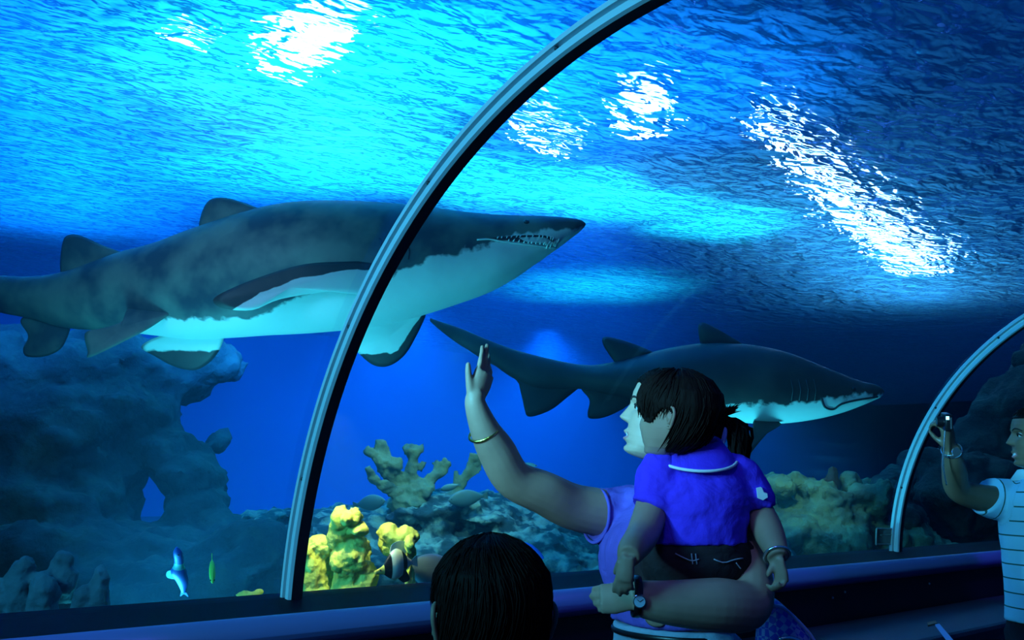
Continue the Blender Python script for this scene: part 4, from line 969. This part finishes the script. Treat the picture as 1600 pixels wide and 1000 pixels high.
# ---------------------------------------------------------------- the man at the right edge
mroot = empty('person', Vector((*at(1650, 900, 3.6).xy, 0)))
tag(mroot, 'man in a pale striped shirt holding up a small camera at the right edge', 'person')
mf = (-RGT*.96+FWD*.22); mf.z = 0; mf.normalize()
MH = Head(at(1624, 684, 3.6), (mf+UPZ*.06).normalized(), UPZ, .225)
mN = at(1632, 748, 3.62); mC = at(1642, 830, 3.6); mWt = at(1648, 930, 3.6); mP = at(1650, 990, 3.6)
msR = at(1590, 782, 3.68); msL = at(1690, 782, 3.46); max_ = (msL-msR).normalized()
bm = bmesh.new()
limb(bm, [mN-UPZ*.03, mN, MH.c-UPZ*.04-mf*.02], [.062, .058, .06], 10)
torso(bm, [mP-UPZ*.06, mP, mWt, mC, (msR+msL)/2, mN], [.16, .165, .16, .175, .17, .065], [.115, .12, .12, .12, .095, .06], max_)
mel = at(1499, 766, 3.66); mwr = at(1487, 708, 3.58)
limb(bm, [msR+max_*.03, msR, at(1545, 780, 3.68), mel, at(1491, 735, 3.62), mwr, mwr+(mwr-mel)*.1], [.062, .062, .052, .046, .044, .033, .031], 34)
hand(bm, mwr+(mwr-mel)*.08, UPV*.97-RGT*.2, -RGT*.6+FWD*.8, -FWD*.5-RGT*.7, .165, (1.0, 1.05, 1.05, 1.1), .02, (.25, .8), .8)
ml = msL+max_*.0; limb(bm, [msL-max_*.03, msL, msL+max_*.04-UPZ*.28, msL+max_*.03-UPZ*.5+mf*.1], [.06, .06, .046, .034], 22)
hand(bm, msL+max_*.03-UPZ*.51+mf*.1, -UPZ+mf*.2, -max_, mf, .175, (.35, .4, .4, .45), .02, (.5, .2))
mhips = (mP-max_*.09, mP+max_*.09)
for hp in mhips:
    kn = hp.copy(); kn.z = .38; an = hp.copy(); an.z = .07; limb(bm, [hp, kn, an], [.09, .06, .042], 16); limb(bm, [an-mf*.04, an+mf*.08-UPZ*.03, an+mf*.16-UPZ*.04], [.038, .038, .026], 10)
finish_body('body', bm, [M_SKIN_M, M_LIPS, M_TEETH], mroot, .005, MH)
MH.eyes(mroot)
mt, nt, N, L = mat('striped_cotton'); M_STRIPE = mt
out = N.new('ShaderNodeOutputMaterial'); b = N.new('ShaderNodeBsdfPrincipled'); L.new(b.outputs[0], out.inputs[0]); b.inputs['Roughness'].default_value = .85
at2 = N.new('ShaderNodeAttribute'); at2.attribute_name = 'stripe'
fr = N.new('ShaderNodeMath'); fr.operation = 'FRACT'; L.new(at2.outputs['Fac'], fr.inputs[0])
rp = N.new('ShaderNodeValToRGB'); rp.color_ramp.interpolation = 'CONSTANT'; rp.color_ramp.elements[0].color = (.42, .68, .88, 1); rp.color_ramp.elements[1].position = .9; rp.color_ramp.elements[1].color = (.03, .10, .10, 1)
L.new(fr.outputs[0], rp.inputs[0]); L.new(rp.outputs[0], b.inputs['Base Color'])
bm = bmesh.new()
torso(bm, [mWt-UPZ*.10, mWt, mC, (msR+msL)/2+UPZ*.01, mN-UPZ*.0], [.19, .18, .19, .18, .08], [.145, .14, .138, .11, .075], max_)
trunk_n = len(bm.verts)
limb(bm, [msR+max_*.05, msR, at(1552, 779, 3.69), at(1541, 774, 3.685)], [.072, .08, .078, .076], 14)
limb(bm, [msL-max_*.05, msL, msL+max_*.03-UPZ*.2], [.07, .078, .072], 12)
ms = bm_obj('striped_shirt', bm, M_STRIPE, mroot); remesh(ms, .006, 5, [(.004, 9, 3)])
sd_ = (at(1530, 770, 3.68)-msR); sl_ = sd_.length; sd_.normalize(); vals = []
for v in ms.data.vertices:
    q = v.co-msR; al = q.dot(sd_)
    vals.append((al/.042 if (al > .015 and v.co.z > msR.z-.14 and (q-sd_*al).length < .1) else (v.co.z/.052))+20)
a = ms.data.attributes.new('stripe', 'FLOAT', 'POINT'); a.data.foreach_set('value', vals)
bm = bmesh.new(); b0 = mN+UPZ*.005
R = [[bm.verts.new(b0+UPZ*dz+max_*(r*math.cos(2*PI*k/32))+mf*(r*.9*math.sin(2*PI*k/32))) for k in range(32)] for r, dz in ((.066, .03), (.074, .028), (.098, -.012), (.092, -.014), (.07, .01))]
for A, B in zip(R, R[1:]+R[:1]):
    for k in range(32): bm.faces.new((A[k], A[(k+1) % 32], B[(k+1) % 32], B[k]))
o = bm_obj('collar', bm, cloth('pale_blue_cotton', (.6, .74, .82)), ms)
bm = bmesh.new(); torso(bm, [mP-UPZ*.09, mP, mWt-UPZ*.05], [.165, .178, .17], [.125, .132, .13], max_)
for hp in mhips:
    kn = hp.copy(); kn.z = .38; an = hp.copy(); an.z = .05; limb(bm, [hp, kn, an], [.1, .08, .072], 16)
o = bm_obj('trousers', bm, M_DARKCLOTH, mroot); remesh(o, .008, 4, [(.004, 9, 3)])
for hp in mhips:
    bm = bmesh.new(); an = hp.copy(); an.z = .035; limb(bm, [an-mf*.07, an+mf*.05, an+mf*.2-UPZ*.005], [.046, .046, .034], 14, flat=(.75, 1)); bm_obj('shoe', bm, M_BLACKP, mroot)
bm = bmesh.new()
MH.haircap(bm, lambda th, z: (abs(th) > 1.7 and z > -.25) or (z > .28), 1.04, None, .02, 4)
MH.strands(bm, 200, lambda: (random.uniform(-PI, PI), random.uniform(.38, .49)), lambda th, z: (th, (-.2 if abs(th) > 1.7 else .3)+random.uniform(0, .06)), 1.04, .02, .002, .1)
bm_obj('hair', bm, M_HAIR, mroot)
wb = ring_band('watch', circle(at(1487, 704, 3.575), mwr-mel, .035, 32, FWD), .009, M_STEEL, mroot, flat=(.25, 1))
bm = bmesh.new(); bmesh.ops.create_cone(bm, cap_ends=True, segments=24, radius1=.016, radius2=.015, depth=.008, matrix=Matrix.Translation(at(1487, 704, 3.575)-FWD*.037) @ (-FWD).to_track_quat('Z', 'Y').to_matrix().to_4x4()); bm_obj('watch_case', bm, M_STEEL, wb, smooth=False)
# the camera in his hand
kroot = empty('camera', at(1478, 660, 3.53)); tag(kroot, 'small black camera held up in the man\'s raised hand', 'camera')
kx = (RGT*.25+FWD*.97).normalized(); ky = (RGT*.97-FWD*.25).normalized()
km = Matrix((kx, ky, UPV)).transposed().to_4x4(); km.translation = at(1479, 659, 3.54)
bm = bmesh.new(); box(bm, (-.05, -.013, -.03), (.05, .013, .03), .005); bm.transform(km); bm_obj('camera_body', bm, M_BLACKP, kroot)
bm = bmesh.new(); bmesh.ops.create_cone(bm, cap_ends=True, segments=24, radius1=.02, radius2=.018, depth=.022, matrix=km @ Matrix.Translation((0, -.022, 0)) @ Matrix.Rotation(PI/2, 4, 'X')); bm_obj('lens', bm, M_BLACKP, kroot, smooth=False)
bm = bmesh.new(); box(bm, (-.052, -.010, .012), (-.049, .0, .024)); bm.transform(km); bm_obj('flash_window', bm, emissive('lit_flash_window', (.3, .9, 1), 3), kroot, smooth=False)
bm = bmesh.new(); box(bm, (-.053, .004, -.02), (-.05, .009, .02)); bm.transform(km); bm_obj('side_trim', bm, M_STEEL, kroot, smooth=False)
bm = bmesh.new(); tube(bm, catmull([at(1477, 668, 3.52), at(1475, 700, 3.52), at(1474, 730, 3.53), at(1479, 758, 3.53)], 16), .003, 6); bm_obj('wrist_strap', bm, M_STEEL, kroot)

# ---------------------------------------------------------------- bits along the tunnel
sgn = empty('sign', at(1380, 837, 4.55)); tag(sgn, 'small dark framed plate low on the glass beside the far metal strip', 'sign')
def wall_pt(x, y, off=0):
    """where the line of sight meets the inner face of the glass"""
    d = at(x, y, 1)-CAM; lo, hi = .5, 9
    t = 0
    for i in range(60):
        mid = (lo+hi)/2; p = CAM+d*mid
        r = math.hypot(p.y-YC, p.z-ZCEN)
        if r < RAD-off: lo = mid
        else: hi = mid
    return CAM+d*lo
c4 = [wall_pt(x, y, .004) for x, y in ((1368, 826), (1392, 826), (1392, 850), (1367, 850))]
nrm = (c4[1]-c4[0]).cross(c4[3]-c4[0]).normalized(); nrm = nrm if nrm.dot(CAM-c4[0]) > 0 else -nrm
bm = bmesh.new(); slab(bm, [p+nrm*.004 for p in c4], nrm*.006); bm_obj('plate', bm, principled('dark_plate', (.02, .03, .03), .3), sgn, smooth=False)
for a, b in zip(c4, c4[1:]+c4[:1]):
    bm = bmesh.new(); tube(bm, [a+nrm*.006, b+nrm*.006], .0045, 6); bm_obj('frame', bm, principled('grey_frame', (.25, .3, .3), .5), sgn, smooth=False)
bm = bmesh.new(); tube(bm, [c4[0]+(c4[3]-c4[0])*.4+(c4[1]-c4[0])*.25+nrm*.008, c4[1]+(c4[2]-c4[1])*.38+nrm*.008], .003, 6); bm_obj('slot', bm, principled('grey_slot', (.3, .32, .25), .5), sgn, smooth=False)

# pale strip lying on the bench top
def on_plane(x, y, z):
    d = at(x, y, 1)-CAM; return CAM+d*((z-CAM.z)/d.z)
st_ = empty('strip', on_plane(1468, 985, BENCH)); tag(st_, 'short pale blue strip with a brown end lying on the dark bench', 'strip')
for nm, q, mm in (('strip_body', ((1461, 978), (1468, 977), (1500, 1015), (1490, 1016)), principled('pale_blue_strip', (.25, .35, .8), .4)), ('strip_end', ((1449, 975), (1462, 972), (1464, 976), (1450, 979)), principled('brown_tab', (.25, .10, .05), .6))):
    bm = bmesh.new(); slab(bm, [on_plane(x, y, BENCH)+UPZ*.004 for x, y in q], UPZ*.006); bm_obj(nm, bm, mm, st_, smooth=False)
# ------------------------------------------------------------------ lights
def aim(o, tgt):
    o.rotation_euler = (Vector(tgt)-o.location).to_track_quat('-Z', 'Y').to_euler()
def spot(name, loc, tgt, col, power, deg, blend=.6, r=.15):
    l = bpy.data.lights.new(name, 'SPOT'); l.color = col; l.energy = power; l.spot_size = math.radians(deg); l.spot_blend = blend; l.shadow_soft_size = r
    o = bpy.data.objects.new(name, l); COL.objects.link(o); o.location = loc; aim(o, tgt); return o
def area(name, loc, tgt, col, power, sx, sy):
    l = bpy.data.lights.new(name, 'AREA'); l.shape = 'RECTANGLE'; l.size = sx; l.size_y = sy; l.color = col; l.energy = power
    o = bpy.data.objects.new(name, l); COL.objects.link(o); o.location = loc; aim(o, tgt); return o
def surf_at(x, y):
    """where the line of sight through a pixel meets the water's surface"""
    d = at(x, y, 1)-CAM; return CAM+d*((SURF-CAM.z)/d.z)
# lamps over the tank, seen through the ripples
def above(x, y, h):
    """a place h above the surface whose light reaches the lens along the line of sight through a pixel"""
    p = surf_at(x, y); d = (p-CAM).normalized(); hx = Vector((d.x, d.y, 0)); t = hx/SURF_IOR; z = math.sqrt(max(.001, 1-t.length_squared))
    return p+(t+Vector((0, 0, z)))*(h/z)
BL = (.008, .25, 1)
CY = (.045, .76, 1)
W = bpy.data.worlds.new('world'); S.world = W; W.use_nodes = True
W.node_tree.nodes['Background'].inputs[0].default_value = (.002, .05, .32, 1); W.node_tree.nodes['Background'].inputs[1].default_value = .5
M_LAMP = emissive('lamp_glass', (.28, .48, 1), 28)
M_HOUSE = principled('lamp_housing', (.05, .05, .06), .5)
def pond_lamp(pts, r, label, h, r0=None):
    """a lamp over the water: a housing with a glowing glass below, stretched along pts"""
    P = [above(x, y, h) for x, y in pts]; c = sum(P, Vector())/len(P)
    if len(P) == 1: P = [P[0]-Vector((r*.3, 0, 0)), P[0]+Vector((r*.3, 0, 0))]
    e = empty('tank_lamp', c); tag(e, label, 'lamp', 'lamps above the tank')
    bm = bmesh.new(); tube(bm, P, [(r0 or r)+(r-(r0 or r))*i/(len(P)-1) for i in range(len(P))], 16, flat=(.25, 1), up=(0, 0, 1)); bm_obj('lamp_glass', bm, M_LAMP, e)
    bm = bmesh.new(); tube(bm, [p+Vector((0, 0, r*.32)) for p in P], r*1.05, 16, flat=(.12, 1), up=(0, 0, 1)); bm_obj('housing', bm, M_HOUSE, e)
pond_lamp([(440, 50), (520, 75)], .42, 'wide lamp over the water giving the broad white glare at top left', .9)
pond_lamp([(1003, 140), (1010, 190)], .16, 'lamp over the water right of the curved metal strip, a round white glare', .9)
pond_lamp([(1190, 170), (1270, 265), (1340, 335), (1400, 385), (1450, 422)], .26, 'long lamp over the water giving the slanting streak of glitter', .9, .06)
pond_lamp([(272, 43), (300, 56), (332, 66)], .05, 'slim lamp over the water giving the short chain of specks at top left', .5)
pond_lamp([(810, 180), (845, 205), (885, 228)], .085, 'small lamp over the water giving faint glitter beside the metal strip', .9)
for (px, py, pw, dg, cl) in ((500, 110, 260, 90, CY), (430, 270, 150, 70, CY), (600, 250, 200, 70, CY), (760, 290, 220, 60, CY), (960, 310, 300, 60, CY), (1120, 350, 260, 55, CY), (700, 60, 200, 80, BL), (150, 100, 200, 90, BL), (1000, 150, 200, 90, BL), (930, 450, 170, 85, CY), (60, 200, 230, 100, BL), (180, 290, 260, 90, BL), (60, 330, 260, 90, BL)):
    p = surf_at(px, py); spot('spot_over_water', p+Vector((0, 0, 1.6)), p, cl, pw*2.5, dg, 1)  # added spots that lay the cyan and blue pools on the surface
# unseen lights added for the water, sharks, strip, people, rail and reef
for (x, y, pw) in ((3.2, 7.5, 1000), (6.3, 8.5, 3600), (9.3, 9.3, 4600), (13, 9, 1600)):
    spot('tank_spot', (x, y, SURF-.15), (x, y, 0), BL, pw*.5, 130, .9, .3)  # added below the surface, which would block light from the lamps above
for (a, b, pw, dg) in (((1.0, 3.9, 3.15), (2.8, 13, .4), 1500, 60), ((2.4, 3.7, 3.15), (6.6, 13, .6), 5000, 60), ((3.3, 3.2, 3.15), (12, 13, .6), 6500, 55)):
    spot('tank_spot', a, b, BL, pw, dg, .9, .25)
spot('tank_spot', (1.5, D+1.2, SILL-.5), at(600, 440, 4.2), CY, 150, 110, .9, .2)
spot('tank_spot', (4.4, D+.9, SILL-.5), at(1300, 630, 5.6), CY, 130, 70, .9, .2)
area('tank_glow', (-2.6, 1.7, 2.6), (2, 1.9, 1.3), (.07, .66, 1), 130, 1.2, 1.2)  # added out of view at left for the strip and the faces
spot('tank_spot', (-2.6, 1.8, 2.75), (1.5, 1.75, 2.1), (.09, .68, 1), 680, 24, .7, .3)  # this and the next are added only to brighten the metal strip
spot('tank_spot', (-2.6, 2.2, 2.6), (1.5, 2.55, 1.25), (.09, .68, 1), 640, 22, .7, .3)
spot('tunnel_fill_spot', (-1.8, 1.55, 1.75), at(930, 645, 2.36), (.2, .74, 1), 300, 18, .8, .1)  # added to light the woman's face and raised arm
spot('tunnel_fill_spot', (-1.8, 1.5, 1.8), at(975, 650, 2.36), (.09, .62, 1), 780, 8.5, .9, .05)  # narrow spot added to brighten her face further
for px, py, pw in ((20, 990, 26), (900, 930, 30), (1540, 862, 40), (1230, 900, 20)):  # violet spots added to make pools of light on the rail
    d_ = at(px, py, 1)-CAM; q = CAM+d_*((NY-CAM.y)/d_.y); spot('rail_spot', q+Vector((-.5, -1.0, 1.1)), q, (.12, .10, 1), pw, 24, .9, .05)
spot('reef_spot', at(520, 640, 3.3), at(560, 880, 3.5), (.85, 1, .45), 26, 70, .7, .05)
spot('reef_spot', at(720, 520, 5.2), at(670, 790, 6.0), (.3, 1, .95), 44, 70, .7, .1)
spot('reef_spot', at(1230, 600, 6.4), at(1235, 790, 7.2), (.35, .9, .6), 25, 60, .7, .1)
spot('tank_spot', at(150, 200, 2.9), at(330, 430, 4.2), (.22, .6, 1), 28, 70, .9, .2)  # added to light the big shark's flank
# weak neutral fill added inside the tunnel, with no real lamp behind it
area("tunnel_fill", (-1.0, .2, 2.0), (1.6, 1.5, 1.1), (.8, .9, 1), 1.5, .4, .4)
spot('tunnel_fill_spot', (1.0, .75, 2.15), at(1090, 745, 2.1), (.16, .22, 1), 11, 34, .8, .1)  # blue overhead spot added for the girl's shoulders
S.view_settings.view_transform = 'Standard'; S.view_settings.look = 'None'; S.view_settings.gamma = 1; S.view_settings.exposure = 0
c = S.cycles
c.max_bounces = 8; c.diffuse_bounces = 2; c.glossy_bounces = 3; c.transmission_bounces = 4; c.volume_bounces = 0; c.transparent_max_bounces = 16
c.caustics_reflective = False; c.caustics_refractive = False
c.sample_clamp_indirect = 4
